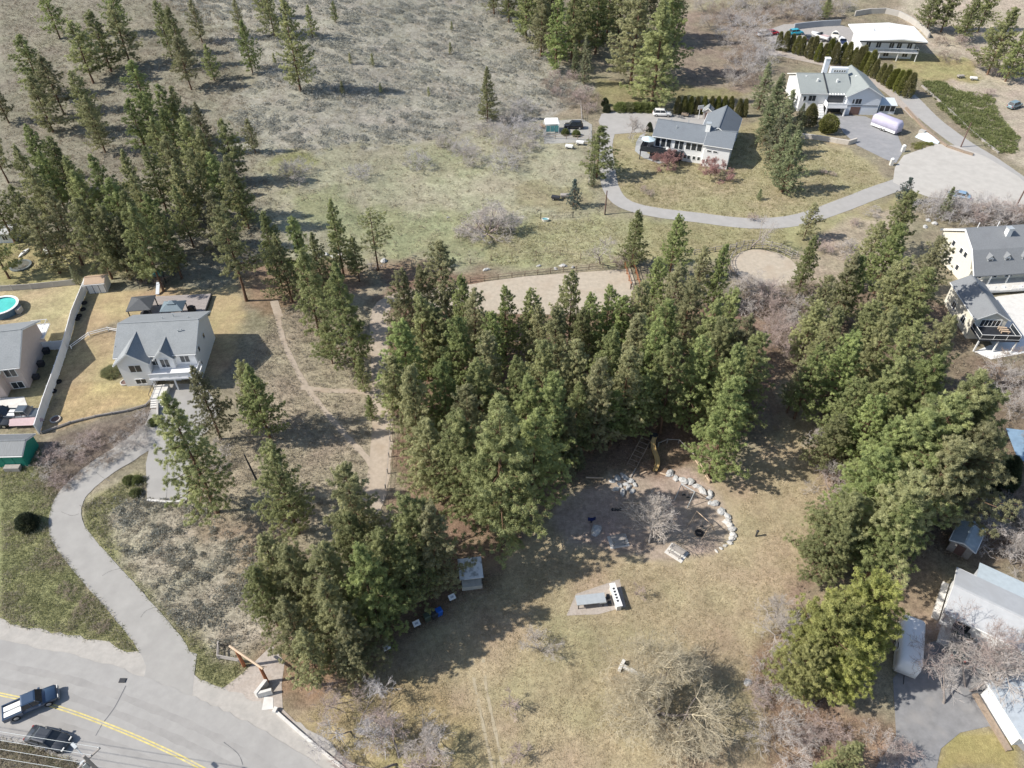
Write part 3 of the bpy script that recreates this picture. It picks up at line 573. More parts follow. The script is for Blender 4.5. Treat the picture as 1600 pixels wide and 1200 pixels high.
put(SPRUCE, 'blue_spruce', 'blue spruce on the lawn tip beside the turning circle', 'spruce', G(1408, 318)[:2], 6, 1.2)
put(FIR[0], 'fir_tree', 'dark fir behind the stone wall of the gambrel house', 'fir tree', G(1470, 340)[:2], 7, 1.2)
pine_rows([(1385,912,15,.85),(1315,945,14,.95),(1345,1000,11,.95),(1275,1015,10,.9)], 'broad bushy pine beside the white camper trailer', 'pines beside the camper trailer', ROUND)
pine_rows([(1345,1162,8,.9),(1300,1190,7,.9)], 'low pine at the corner of the asphalt yard', 'pines at the asphalt yard corner', WIDE)

# ------------------------------------------------------------------ bare trees and shrubs
def shrubs(pts, protos, label, group, cat='shrub', name='bare_shrub', hr=(2., 4.), wr=(.9, 1.4)):
    for i, p in enumerate(pts):
        h = p[2] if len(p) > 2 else random.uniform(*hr)
        put(protos[i % len(protos)], name, label, cat, G(p[0], p[1])[:2], h, random.uniform(*wr), group=group)
put(PLAYTREE, 'bare_tree', 'pale leafless tree standing in the playground beside two picnic tables', 'bare tree', G(1014, 848)[:2], 9.2, 1.0, rz=.6)
put(WILLOW, 'bare_tree', 'large golden-twigged leafless tree spreading over the lawn bench', 'bare tree', G(1030, 1112)[:2], 9.0, 1.15, rz=1.)
put(BARE[2], 'bare_tree', 'small grey leafless tree alone below the barbecue pad', 'bare tree', G(848, 1018)[:2], 3.4, 1.2)
for p in [(798,1099),(818,1183)]: put(SAPLING, 'sapling', 'thin leafless sapling with long shadow on the open lawn', 'sapling', G(*p)[:2], 2.6, 1.2, group='saplings on the lawn')
put(SAPLING, 'sapling', 'thin leafless sapling beside the white barbecue counter', 'sapling', G(994, 929)[:2], 2.6, .8)
put(BIGBARE, 'bare_tree', 'brown leafless tree beside the white entrance wall', 'bare tree', G(515, 1102)[:2], 5.0, 1.1, rz=.3)
put(bare(361, 5, 1.2, .12, 3, 5, m=M_twig_lilac, kids=(2, 3)), 'bare_tree', 'lilac-grey leafless tree beyond the brown entrance tree', 'bare tree', G(556, 1140)[:2], 5.5, 1.15)
put(bare(362, 6, 1.2, .22, 3, 5, m=M_twig_pink, mt=M_greybark, kids=(2, 3)), 'bare_tree', 'dark-limbed leafless tree at the lawn corner by the kerb', 'bare tree', G(625, 1190)[:2], 6.0, 1.2)
put(BARE[0], 'bare_tree', 'thin-branched leafless tree beside the dark-limbed corner tree', 'bare tree', G(690, 1178)[:2], 4.5, 1.4)
put(SPREADER, 'bare_tree', 'low wide-spreading leafless tree in the green meadow', 'bare tree', G(762, 362)[:2], 6.0, 1.5, rz=.4)
put(BARE[1], 'bare_tree', 'grey leafless tree at the rail fence of the riding arena', 'bare tree', G(938, 412)[:2], 7.0, 1.2)
shrubs([(970,414),(985,408)], [SHRUB[1]], 'pinkish bare shrub at the arena fence corner', 'shrubs at the arena corner', hr=(2, 3))
shrubs([(785,235),(800,215),(815,240),(790,260),(770,215),(830,215),(800,190),(820,175)], [SHRUB[0], SHRUB[3]], 'pale grey bare shrub in the meadow thicket near the parked black car', 'meadow thicket', hr=(3.5, 5.5))
shrubs([(700,232),(725,238),(690,225),(560,275),(455,282),(470,270),(735,250),(650,262)], [SHRUB[0], SHRUB[3]], 'lone grey bare shrub scattered in the open meadow', 'meadow shrubs', hr=(2.5, 4.5))
shrubs([(866,122),(880,135),(870,150),(895,150),(905,160),(885,165),(915,150),(860,140),(920,175),(925,165),(895,125)], [SHRUB[1], SHRUB[2]], 'pinkish-brown bare shrub in the thicket below the pine grove', 'thicket below the grove', hr=(2.5, 4))
shrubs([(1110,45),(1130,60),(1150,75),(1165,95),(1140,95),(1175,110),(1160,125),(1180,135),(1150,135),(1190,90),(1185,70),(1120,30),(1145,40),(1165,50),(1185,30),(1210,25),(1230,30),(1255,25),(1270,30),(1240,15),(1200,10),(1150,15),(1175,15),(1220,5),(1100,20),(1265,10),(1310,20)],
       [BARE[2], SHRUB[3], SHRUB[0], SHRUB[2]], 'grey bare shrub in the thicket beyond the cedar hedges', 'thicket beyond the cedar hedges', hr=(4, 7))
for p in [(1040,262),(1112,276)]: put(REDTREE, 'ornamental_tree', 'rounded red-twigged ornamental tree in front of the L-shaped house', 'ornamental tree', G(*p)[:2], 4.3, 1.15, group='red ornamental trees')
put(BARE[0], 'bare_tree', 'slim leafless garden tree in a round bed by the forecourt', 'bare tree', G(984, 216)[:2], 6, 1.1)
shrubs([(1005,300),(1015,305),(1285,272),(1300,275)], [SHRUB[1]], 'low bare shrub on the lawn below the house', 'shrubs on the house lawn', hr=(1, 1.8))
put(BARE[1], 'bare_tree', 'tall many-stemmed leafless tree between garden lane and round pen', 'bare tree', G(1172, 388)[:2], 8, 1.0)
shrubs([(1170,470),(1195,485),(1220,500),(1235,520),(1210,520),(1240,480),(1250,500),(1225,545),(1245,560),(1190,460),(1255,525)], [SHRUB[0], SHRUB[1], SHRUB[2]], 'tangled bare shrub at the lower edge of the round pen', 'shrubs below the round pen', hr=(3.5, 6))
shrubs([(1480,345),(1500,340),(1515,345),(1530,342),(1545,345),(1560,342),(1575,348),(1590,345),(1605,350),(1455,335),(1470,325)], [SHRUB[3], SHRUB[0], SHRUB[1]], 'bare shrub in the row between turning circle and gambrel house', 'shrubs behind the gambrel house', hr=(4, 6))
shrubs([(1335,352),(1360,338),(1285,395),(1320,395),(1175,345),(1365,330)], [SHRUB[1], SHRUB[0]], 'pinkish bare shrub on the grass below the curving lane', 'shrubs below the lane', hr=(1.5, 2.8))
shrubs([(1306,748),(1330,730),(1345,715),(1300,770),(1305,800),(1310,700),(1330,690)], [SHRUB[1], BARE[2]], 'bare shrub along the litter edge of the park lawn', 'shrubs along the lawn edge', hr=(3, 5))
put(BARE[0], 'bare_tree', 'thin white-barked leafless tree in the shade beside the pine belt', 'bare tree', G(1278, 705)[:2], 5, .8)
shrubs([(1560,120),(1530,105),(1545,150),(1480,95),(1500,70),(1470,70),(1520,80),(1590,115),(1560,95)], [SHRUB[1], SHRUB[2]], 'brown bare shrub on the dry bank above the lane', 'shrubs on the dry bank', hr=(2, 4))
put(BIGBARE, 'bare_tree', 'large leafless tree overhanging the grey metal roof', 'bare tree', G(1512, 1078)[:2], 10, 1.0, rz=2.)
put(BARE[1], 'bare_tree', 'leafless tree beside the white camper on the asphalt yard', 'bare tree', G(1475, 1100)[:2], 6, 1.1, rz=4.)
put(BARE[0], 'bare_tree', 'leafless tree between the corner house and the metal roof', 'bare tree', G(1550, 1095)[:2], 8, 1.3, rz=5.2)
put(BARE[1], 'bare_tree', 'leafless tree on the far side of the asphalt yard', 'bare tree', G(1578, 1062)[:2], 8, 1.1)
shrubs([(1590,850),(1575,820),(1610,800),(1580,880),(1545,850),(1600,700),(1580,640),(1560,600),(1590,570),(1595,605)], [BARE[2], SHRUB[0], SHRUB[2]], 'grey bare shrub in the shaded yard beyond the pine belt', 'shrubs in the shaded yard', hr=(3, 5))
shrubs([(1218,1065),(1225,1000),(1210,965)], [BARE[0]], 'thin leafless tree in the litter beside the broad bushy pines', 'thin trees beside the bushy pines', cat='bare tree', name='bare_tree', hr=(5, 7), wr=(.7, .9))
shrubs([(1232,1145),(1255,1160),(1215,1165),(1290,1150),(1375,1165),(1400,1185),(1240,1100),(1180,1090),(1195,1060)], [SHRUB[0], SHRUB[1]], 'tangled bare shrub at the lawn corner beside the asphalt yard', 'shrubs at the asphalt yard', hr=(2, 3.5))
shrubs([(170,680),(185,690),(150,700),(205,670),(195,705),(130,720),(100,735),(120,705),(85,720),(155,725),(215,690),(95,755),(175,715),(75,735),(140,690),(110,750),(225,660),(80,705)],
       [SHRUB[2], SHRUB[0], SHRUB[1]], 'low grey-brown bare shrub on the bank above the driveway', 'shrubs on the driveway bank', hr=(1.2, 2.0), wr=(1.2, 1.7))
put(DARKBUSH, 'dark_shrub', 'round dark clipped shrub in the green roadside grass', 'shrub', G(46, 822)[:2], 2.2, .95)
shrubs([(112,930),(135,942),(160,980),(100,920),(125,955),(85,880)], [SHRUB[2]], 'small dark brown shrub in the green roadside grass', 'shrubs in the roadside grass', hr=(.7, 1.0), wr=(1.3, 1.9))
shrubs([(155,385),(160,400),(110,390),(130,400),(230,440)], [SHRUB[2]], 'brown bare shrub at the back of the fenced yards', 'shrubs behind the yards', hr=(1.5, 2.5))
shrubs([(340,700),(345,720),(335,735)], [SHRUB[0]], 'grey shrub on the white rocks beside the parking pad', 'shrubs by the parking pad', hr=(1.5, 2.2))
for p in [(215,752),(202,752),(213,772),(240,662)]: put(LOWBUSH, 'evergreen_shrub', 'low dark evergreen shrub in the bed of the driveway loop', 'shrub', G(*p)[:2], .8, .9, group='evergreen shrubs in the driveway loop')
put(FIR[0], 'fir_tree', 'small fir at the upper end of the white fence', 'fir tree', G(123, 445)[:2], 4.2, 1.1)
put(leafy(230, .9, 1.5, 900, .4, .07, M_green, 'dome'), 'ornamental_grass', 'bright green grass clump at the corner of the white house', 'grass clump', G(176, 583)[:2], .9, 1.)
# cedars and clipped shrubs
for i, x in enumerate([1057,1067,1077,1087,1098,1109,1119,1129,1139,1152,1161]):
    put(CEDAR[i % 3], 'cedar', 'columnar cedar in the row behind the L-shaped house', 'cedar', G(x, 178+(i > 8)*4)[:2], 4.6, 1.05, group='cedars behind the L-shaped house')
for grp in [[(1215,78),(1225,80)],[(1235,80),(1243,84),(1250,86)],[(1262,90),(1268,92),(1276,96)],[(1292,98),(1301,101)],[(1320,103),(1330,105),(1338,108)],[(1348,112),(1356,117),(1364,122)],[(1374,128),(1382,133),(1390,138)],[(1400,144),(1408,148),(1416,152)],[(1285,97),(1312,100),(1342,109),(1394,139)]]:
    for p in grp:
        put(CEDAR[random.randrange(3)], 'cedar', 'columnar cedar in the clipped hedge clumps along the gravel terrace', 'cedar', G(*p)[:2], random.uniform(4.9, 6.8), random.uniform(1.0, 1.25), group='cedars along the terrace')
put(CONEBUSH, 'clipped_shrub', 'tall yellow-green shrub beside the white staircase', 'shrub', G(1262, 196)[:2], 5.5, 1.0)
put(GLOBE, 'clipped_shrub', 'round yellow-green clipped shrub at the driveway corner', 'shrub', G(1291, 207)[:2], 4.4, 1.0)
for i, x in enumerate([970,982,994,1006,1016]): put(LOWBUSH, 'hedge_shrub', 'low rounded hedge shrub along the forecourt', 'shrub', G(x, 172)[:2], 1.8, 1.0, group='hedge shrubs at the forecourt')
for p in [(945,165),(948,175)]: put(DARKBUSH, 'evergreen_shrub', 'dark evergreen shrub at the forecourt corner', 'shrub', G(*p)[:2], 2, .8, group='shrubs at the forecourt corner')
put(DARKBUSH, 'evergreen_shrub', 'round dark evergreen beside the umbrella terrace', 'shrub', G(1014, 205)[:2], 2.2, .6)
put(leafy(231, 6.5, 2.0, 4200, .34, .13, M_yew, 'col'), 'yew', 'tall dark green clipped evergreen beside the blue-grey shed yard', 'evergreen', G(1555, 765)[:2], 6.5, .95)
for p in [(883,210),(900,212)]: put(LOWBUSH, 'round_bush', 'small round bush beside the gazebo parking', 'shrub', G(*p)[:2], 1.3, .7, group='round bushes at the parking')
put(FIR[0], 'fir_tree', 'low spreading juniper beside the round garden bed', 'shrub', G(1185, 312)[:2], 2.6, 1.6)

# ------------------------------------------------------------------ ground cover that nobody could count
def scatter(polys, n):
    out = []; ar = []
    PP = [GP(p) for p in polys]
    for P in PP:
        a = np.array(P); ar.append(abs(sum(a[i, 0]*a[i-1, 1]-a[i-1, 0]*a[i, 1] for i in range(len(a))))/2)
    for P, A in zip(PP, ar):
        a = np.array(P); k = int(n*A/sum(ar)); got = np.zeros((0, 2))
        while len(got) < k:
            q = rng.uniform(a.min(0), a.max(0), (k*2+10, 2)); got = np.concatenate([got, q[inside(q[:, 0], q[:, 1], P)]])
        out.append(got[:k])
    return np.concatenate(out)
def cover(name, label, cat, pts, nb, rad, ht, ln, wd, m, up=1.0, clump=None):
    if clump is not None: pts = pts[(n2(pts[:, 0], pts[:, 1], clump[0])+rng.normal(0, .5, len(pts))) > clump[1]]
    for P in HARD: pts = pts[~inside(pts[:, 0], pts[:, 1], P)]
    k = len(pts); rr = rng.uniform(rad*.5, rad*1.4, k)
    c = np.repeat(np.stack([pts[:, 0], pts[:, 1], terr(pts[:, 0], pts[:, 1])], 1), nb, 0); s = np.repeat(rr, nb)
    az = rng.uniform(0, 6.28, len(c)); u = rng.random(len(c))**.5; th = u*1.35
    off = np.stack([np.cos(az)*np.sin(th)*s, np.sin(az)*np.sin(th)*s, np.cos(th)*s*ht/rad*rng.uniform(.6, 1, len(c))], 1)
    V, F = blades(c+off, unit(off+np.array([0, 0, up*rad*.6])), 1, ln, wd, rng, .45)
    sh = np.clip(np.repeat(rng.normal(.5, .2, k), nb)+rng.normal(0, .15, len(c)), 0, 1)
    return tag(link(name, np_mesh(name, V, F, m, sh)), label, cat, None, 'stuff')
slope = [(200,-40),(790,-40),(830,70),(925,140),(900,165),(740,210),(560,232),(400,245),(355,190),(400,120),(340,60)]
cover('sagebrush', 'grey sagebrush covering the upper slope', 'sagebrush', scatter([slope], 3400), 60, .95, .75, .34, .17, M_sage, clump=(.22, -.7))
cover('sagebrush', 'grey sagebrush on the dry mound inside the driveway loop', 'sagebrush', scatter([[(180,785),(225,745),(330,800),(420,870),(400,980),(340,1020),(290,985),(190,860)]], 520), 46, .5, .5, .26, .11, M_sage, clump=(.7, -.3))
cover('bunch_grass', 'dry straw tufts across the mound and the slope beside the track', 'dry grass', scatter([[(215,745),(330,800),(480,880),(440,1000),(345,1040),(300,1010),(150,840),(130,790)],[(430,480),(580,480),(580,780),(480,880),(340,800),(370,600)]], 5500), 8, .30, .28, .34, .075, M_straw)
cover('bunch_grass', 'pale dry tufts among the sagebrush and in the meadow', 'dry grass', scatter([slope, [(400,240),(560,230),(740,212),(905,190),(930,290),(945,345),(985,405),(740,415),(560,412),(430,395)]], 7000), 7, .4, .3, .42, .12, M_straw)
cover('bunch_grass', 'dry straw tufts in the green roadside verge', 'dry grass', scatter([[(0,690),(60,700),(95,780),(85,830),(180,960),(240,1040),(120,1030),(0,1005)]], 2600), 9, .30, .22, .34, .06, M_straw, clump=(.5, .1))
cover('green_grass', 'short green grass tufts of the roadside verge and driveway edge', 'grass', scatter([[(0,690),(60,700),(95,780),(85,830),(180,960),(240,1040),(120,1030),(0,1005)],[(130,790),(215,740),(240,750),(170,800),(175,870),(300,1000),(385,1045),(350,1090),(312,1085),(290,1030),(140,870)]], 6500), 8, .30, .16, .24, .06, M_green)
cover('understory', 'dry brush and grass under the pine woods', 'undergrowth', scatter([[(0,0),(340,0),(400,190),(430,330),(400,440),(230,440),(0,420)],[(1250,440),(1480,470),(1540,560),(1590,620),(1590,870),(1480,880),(1300,880),(1330,700),(1240,560)],[(1205,560),(1330,600),(1330,700),(1300,830),(1270,930),(1210,1010),(1255,880),(1290,780),(1280,650)]], 9000), 8, .4, .4, .42, .10, foliage('brush_blade', (.20,.155,.11), (.36,.30,.215), .2, .1))
cover('creeping_juniper', 'creeping green juniper bank between lane and junk yard', 'ground cover', scatter([[(1440,128),(1470,128),(1500,145),(1545,150),(1560,185),(1590,215),(1585,240),(1555,238),(1510,205),(1470,170)]], 620), 60, .9, .55, .38, .16, M_hedge)
cover('ivy_hedge', 'low clipped hedge strip at the driveway gate', 'hedge', scatter([[(1425,226),(1455,222),(1456,229),(1428,234)]], 40), 60, .5, .5, .25, .10, M_cedar)
cover('fallen_needles', 'rust-coloured pine litter and twigs under the trees', 'needle litter', scatter([[(600,430),(1215,470),(1225,640),(1100,720),(900,745),(770,870),(690,860),(610,790)],[(560,900),(700,850),(790,860),(750,930),(640,990),(590,1010),(470,1080),(420,1060)],[(1180,1000),(1260,950),(1300,1100),(1440,1150),(1440,1200),(1200,1200)]], 12000), 4, .4, .08, .4, .05, foliage('litter_blade', (.24,.14,.09), (.40,.28,.20), .1, .1), up=.2)

# ------------------------------------------------------------------ buildings
M_white = mat('white_siding', (.80, .80, .79), .7, .05, 1.5, streak=(1, 1, 6))
M_trim = mat('white_trim', (.82, .82, .80), .6, .05, 2)
M_beige = mat('beige_stucco', (.55, .46, .41), .9, .07, 2)
M_cream = mat('cream_stucco', (.72, .68, .58), .9, .06, 2)
M_bluegrey = mat('pale_grey_siding', (.66, .69, .73), .7, .06, 2, streak=(1, 1, 6))
M_glass = mat('window_glass', (.035, .042, .05), .12, .1, 1, spec=.6)
M_teal = mat('teal_glass', (.12, .35, .36), .2, .2, 2, spec=.6)
M_shA = mat('grey_shingle', (.285, .30, .305), .9, .16, 5, streak=(1, 1, 1), bump=.3, dirt=((.23,.245,.25), .6, .5))
M_shB = mat('blue_grey_shingle', (.185, .205, .225), .9, .14, 5, bump=.3, dirt=((.155,.17,.19), .6, .5))
M_shC = mat('green_grey_shingle', (.30, .325, .315), .9, .13, 5, bump=.3, dirt=((.25,.27,.265), .5, .5))
M_shD = mat('slate_shingle', (.225, .235, .245), .9, .14, 5, bump=.3, dirt=((.19,.195,.205), .6, .5))
M_metal_roof = mat('pale_metal_roof', (.47, .48, .49), .5, .1, 1, dirt=((.38,.38,.38), .5, .6))
M_flat = mat('white_membrane', (.82, .82, .80), .7, .05, .8, dirt=((.72,.72,.70), .3, .5))
M_dark = mat('dark_metal', (.045, .047, .052), .5, .2, 2)
M_black = mat('black_deck', (.03, .033, .04), .6, .3, 2)
M_deck = mat('weathered_deck', (.36, .32, .30), .9, .2, 3, streak=(6, 1, 1))
M_wood = mat('old_wood', (.30, .235, .18), .9, .25, 3)
M_greywood = mat('grey_wood', (.36, .33, .30), .9, .2, 3)
M_redwood = mat('red_stained_log', (.36, .14, .065), .8, .25, 3)
M_log = mat('peeled_log', (.55, .42, .30), .8, .2, 3)
M_brick = mat('red_brick', (.42, .17, .115), .9, .2, 4)
M_brown = mat('brown_door', (.16, .10, .085), .7, .15, 2)
M_greenw = mat('green_cladding', (.03, .27, .19), .6, .12, 1.5)
M_tarp = mat('lilac_tarp', (.52, .49, .62), .7, .1, 1.2, bump=.4)
M_rubber = mat('tyre_rubber', (.025, .025, .027), .85, .2, 4)
M_chrome = mat('bright_metal', (.6, .6, .6), .3, .1, 2, metal=.8)
M_galv = mat('galvanised_steel', (.52, .55, .56), .45, .12, 2, metal=.3)
M_bin = mat('blue_plastic', (.02, .12, .50), .5, .1, 2)
M_yslide = mat('yellow_plastic', (.42, .30, .13), .45, .1, 2)
M_rock = mat('pale_boulder', (.47, .47, .46), .95, .3, 2.5, bump=.6, dirt=((.36,.33,.29), 1.3, .6))
M_vinyl = mat('white_vinyl', (.83, .83, .83), .5, .04, 1)

def gable(root, x0, x1, y0, y1, ze, zr, ax, wall, roof, over=.45, th=.16, z0=-1.0, rname='roof', wname='wall', front_over=None):
    """walls with gable ends and an overhanging two-slope roof; ridge along ax"""
    u0, u1, a0, a1 = (y0, y1, x0, x1) if ax == 'x' else (x0, x1, y0, y1); um = (u0+u1)/2; s = (zr-ze)/(um-u0)
    w = MB().prism([(u0, z0), (u1, z0), (u1, ze), (um, zr), (u0, ze)], a0, a1, ax).build(wname, wall, root)
    o = over; t = th/math.cos(math.atan(s)); e = .02
    prof = [(u0-o, ze-s*o+e), (um, zr+e), (u1+o, ze-s*o+e), (u1+o, ze-s*o+t+e), (um, zr+t+e), (u0-o, ze-s*o+t+e)]
    r = MB().prism(prof, a0-o, a1+o, ax).build(rname, roof, root)
    for a in (a0-o-.03, a1+o-.03): MB().prism([(u0-o, ze-s*o-.06), (um, zr-.06), (u1+o, ze-s*o-.06), (u1+o, ze-s*o+t-.02), (um, zr+t-.02), (u0-o, ze-s*o+t-.02)], a, a+.06, ax).build('fascia', M_trim, r)
    c = MB(); 
    if ax == 'x': c.box(a0-o+.05, a1+o-.05, um-.13, um+.13, zr+t, zr+t+.05)
    else: c.box(um-.13, um+.13, a0-o+.05, a1+o-.05, zr+t, zr+t+.05)
    c.build('ridge_cap', roof, r)
    for sg_, ue in ((-1, u0-o), (1, u1+o)):
        p, q = sorted((ue+sg_*.01, ue+sg_*.12)); zz = ze-s*o; g_ = MB()
        g_.box(a0-o, a1+o, p, q, zz-.02, zz+.10) if ax == 'x' else g_.box(p, q, a0-o, a1+o, zz-.02, zz+.10)
        g_.build('gutter', M_trim, r)
    return w, r
def window(root, face, a, at, z, w, h, nx_=2, glass=None, frame=None, name='window'):
    """face F: plane y=at looking -y, a = x centre; B: +y; L: plane x=at looking -x, a = y centre; R: +x"""
    sgn = -1 if face in 'FL' else 1
    def bx(mb, u0, u1, n0, n1, z0, z1):
        p, q = sorted((at+sgn*n0, at+sgn*n1))
        return mb.box(u0, u1, p, q, z0, z1) if face in 'FB' else mb.box(p, q, u0, u1, z0, z1)
    f = MB(); t = .09
    bx(f, a-w/2-t, a+w/2+t, -.02, .07, z-t, z); bx(f, a-w/2-t, a+w/2+t, -.02, .07, z+h, z+h+t); bx(f, a-w/2-t, a-w/2, -.02, .07, z, z+h); bx(f, a+w/2, a+w/2+t, -.02, .07, z, z+h)
    for i in range(1, nx_): u = a-w/2+w*i/nx_; bx(f, u-.035, u+.035, -.02, .055, z, z+h)
    o = f.build(name, frame or M_trim, root)
    for i in range(nx_):
        p = MB(); bx(p, a-w/2+w*i/nx_+(.035 if i else 0), a-w/2+w*(i+1)/nx_-(.035 if i < nx_-1 else 0), -.02, .02, z, z+h); p.build('pane', glass or M_glass, o)
    return o
def panel(root, name, face, a, at, z, w, h, m, d=.05, ribs=0):
    sgn = -1 if face in 'FL' else 1; p, q = sorted((at-.02*sgn, at+sgn*d)); b = MB()
    b.box(a-w/2, a+w/2, p, q, z, z+h) if face in 'FB' else b.box(p, q, a-w/2, a+w/2, z, z+h)
    o = b.build(name, m, root)
    for i in range(ribs):
        zz = z+h*(i+.5)/ribs; c = MB(); p, q = sorted((at+sgn*d*.5, at+sgn*(d+.02)))
        c.box(a-w/2+.08, a+w/2-.08, p, q, zz-h/ribs*.42, zz+h/ribs*.42) if face in 'FB' else c.box(p, q, a-w/2+.08, a+w/2-.08, zz-h/ribs*.42, zz+h/ribs*.42)
        c.build('door_panel', m, o)
    return o
def railing(root, pts, z, m, h=1.0, step=1.4, solid=None):
    """rail along pts (local xy) at floor height z; each post a part"""
    r = MB()
    for (x0, y0), (x1, y1) in zip(pts, pts[1:]):
        r.cyl((x0, y0, z+h), (x1, y1, z+h), .045, n=5); r.cyl((x0, y0, z+.12), (x1, y1, z+.12), .03, n=5)
    o = r.build('railing', m, root)
    for (x0, y0), (x1, y1) in zip(pts, pts[1:]):
        L = math.hypot(x1-x0, y1-y0); n = max(1, int(L/step))
        for i in range(n+1):
            t = i/n; MB().cyl((x0+(x1-x0)*t, y0+(y1-y0)*t, z), (x0+(x1-x0)*t, y0+(y1-y0)*t, z+h), .035, n=5).build('baluster', m, o)
        if solid: 
            MB().slab([(x0, y0, z+h-.06), (x1, y1, z+h-.06), (x1+.001, y1+.02, z+h-.06), (x0+.001, y0+.02, z+h-.06)], h-.2).build('rail_panel', solid, o)
    return o
def at(px, py): return G(px, py)

# --- white two-storey house with driveway (left)
hx = (-59.6, 84.0); H1 = thing('white_house', 'white two-storey house with grey shingle roof and two front gables above the driveway', 'house', (*hx, tz(*hx)-.2), R(5))
gable(H1, 0, 11.2, 0, 9.6, 5.2, 7.4, 'x', M_white, M_shA, .5)
gable(H1, .2, 4.6, -1.5, 3.4, 4.9, 6.7, 'y', M_white, M_shA, .4, rname='gable_roof', wname='bay_wall')
gable(H1, 5.7, 8.1, -.7, 3.2, 4.9, 6.2, 'y', M_white, M_shA, .35, rname='gable_roof', wname='bay_wall')
window(H1, 'F', 2.6, -1.5, 3.0, 1.7, 1.3); window(H1, 'F', 2.6, -1.5, .6, 1.5, .9); window(H1, 'L', -.9, .2, 2.9, .8, 1.4, 1); window(H1, 'L', -.9, .2, .5, .8, 1., 1)
window(H1, 'F', 5.1, 0, 2.9, 1.0, 1.6, 2); window(H1, 'F', 6.8, -.7, 3.0, 1.2, 1.5); window(H1, 'F', 9.6, 0, 3.2, 1.3, 1.2)
for yy in (2.2, 5.4): window(H1, 'R', yy, 11.2, 3.4, .7, .9, 1)
window(H1, 'R', 1.2, 11.2, 1.1, .7, .9, 1)
MB().box(4.7, 11.9, -3.0, -.02, 2.3, 2.6).build('balcony', M_vinyl, H1)
railing(H1, [(4.8, -2.9), (11.8, -2.9), (11.8, -.1)], 2.6, M_vinyl, .95, 1.2, M_vinyl)
for x in (4.9, 8.2, 11.7): MB().box(x-.1, x+.1, -2.9, -2.7, -1, 2.3).build('balcony_post', M_vinyl, H1)
panel(H1, 'garage_door', 'F', 9.6, 0, 0, 3.0, 2.1, M_trim, ribs=4); panel(H1, 'front_door', 'F', 5.6, 0, 0, 1.0, 2.1, M_brown)
sk = MB().box(5.0, 5.7, 3.6, 4.7, 6.75, 7.05).build('skylight', M_trim, H1); MB().box(5.1, 5.6, 3.7, 4.6, 7.05, 7.08).build('pane', M_teal, sk)
for p in [(5.6, 6.4), (8.8, 3.0), (9.3, 3.1), (9.6, 6.2), (7, 7.2)]: MB().cyl((*p, 6.2), (*p, 7.2), .08, n=6).build('roof_vent', M_galv, H1)
MB().cyl((-.3, 1.2, 4.6), (-.3, 1.2, 6.0), .05, n=5).build('satellite_mast', M_dark, H1)
st = MB().box(4.9, 6.9, -5.4, -2.35, .0, .9).build('entry_landing', M_white_conc, H1)
for i in range(4): MB().box(4.95, 6.85, -5.7-.3*i, -5.42-.3*i, -.3, .72-.18*i).build('step', M_white_conc, st)
railing(H1, [(4.95, -2.4), (4.95, -5.4)], .9, M_dark, .9, 1)
# terrace and gazebos behind it
dk = thing('wooden_deck', 'weathered grey wooden deck behind the white house', 'deck', (*at(262, 494)[:2], tz(*at(262, 494)[:2])), R(5))
for i in range(14): MB().box(-4.6, 6.2, -.4+i*.42, -.02+i*.42, .0, .42).build('plank', M_deck, dk)
MB().box(6.25, 6.4, -.4, 5.4, .0, .5).build('edge_board', M_dark, dk)
def gazebo(loc, rz, w, d, h, roofm, label, tiers=1):
    g = thing('gazebo', label, 'gazebo', loc, rz); 
    for sx in (-1, 1):
        for sy in (-1, 1): MB().box(sx*w*.44-.07, sx*w*.44+.07, sy*d*.44-.07, sy*d*.44+.07, 0, h).build('post', M_dark, g)
    def hip(z0, z1, ww, dd, r): return MB().add([(-ww/2, -dd/2, z0), (ww/2, -dd/2, z0), (ww/2, dd/2, z0), (-ww/2, dd/2, z0), (-r, 0, z1), (r, 0, z1), (-ww/2, -dd/2, z0-.1), (ww/2, -dd/2, z0-.1), (ww/2, dd/2, z0-.1), (-ww/2, dd/2, z0-.1)],
        [(0, 1, 5, 4), (1, 2, 5), (2, 3, 4, 5), (3, 0, 4), (6, 7, 1, 0), (7, 8, 2, 1), (8, 9, 3, 2), (9, 6, 0, 3), (9, 8, 7, 6)])
    hip(h, h+.9, w, d, .5 if w > d*1.1 else .05).build('roof', roofm, g)
    if tiers > 1: hip(h+.78, h+1.15, w*.36, d*.36, .1).build('cupola', roofm, g)
    return g
g1 = at(228, 492); gazebo((*g1[:2], g1[2]), R(8), 4.0, 4.2, 2.5, mat('charcoal_roof', (.10,.105,.11), .8, .15, 3), 'open gazebo with charcoal roof behind the white house')
g2 = at(278, 498); gazebo((*g2[:2], g2[2]+.4), R(5), 3.7, 3.0, 2.3, mat('steel_blue_roof', (.17,.22,.25), .6, .1, 3), 'gazebo with steel-blue two-tier roof on the deck', 2)
def furniture(px, py, label, m=M_dark):
    p = at(px, py); t = thing('patio_table', label, 'table', p); MB().lathe((0, 0, .68), [(.1, 0), (.7, 0), (.7, .05), (.1, .05)], 12).build('table_top', m, t)
    for a in range(4): MB().cyl((.5*math.cos(a*1.57), .5*math.sin(a*1.57), 0), (.4*math.cos(a*1.57), .4*math.sin(a*1.57), .68), .03, n=5).build('leg', m, t)
furniture(228, 494, 'dark round patio table under the charcoal gazebo')
p = at(302, 489); bq = thing('patio_grill', 'dark covered grill at the deck corner', 'grill', (p[0], p[1], p[2]+.42), R(5)); MB().box(-.6, .6, -.3, .3, .1, .9).build('cabinet', M_dark, bq); MB().lathe((0, 0, .9), [(.3, 0), (.28, .2), (.1, .32)], 10, 1.8, 1).build('lid', M_dark, bq)

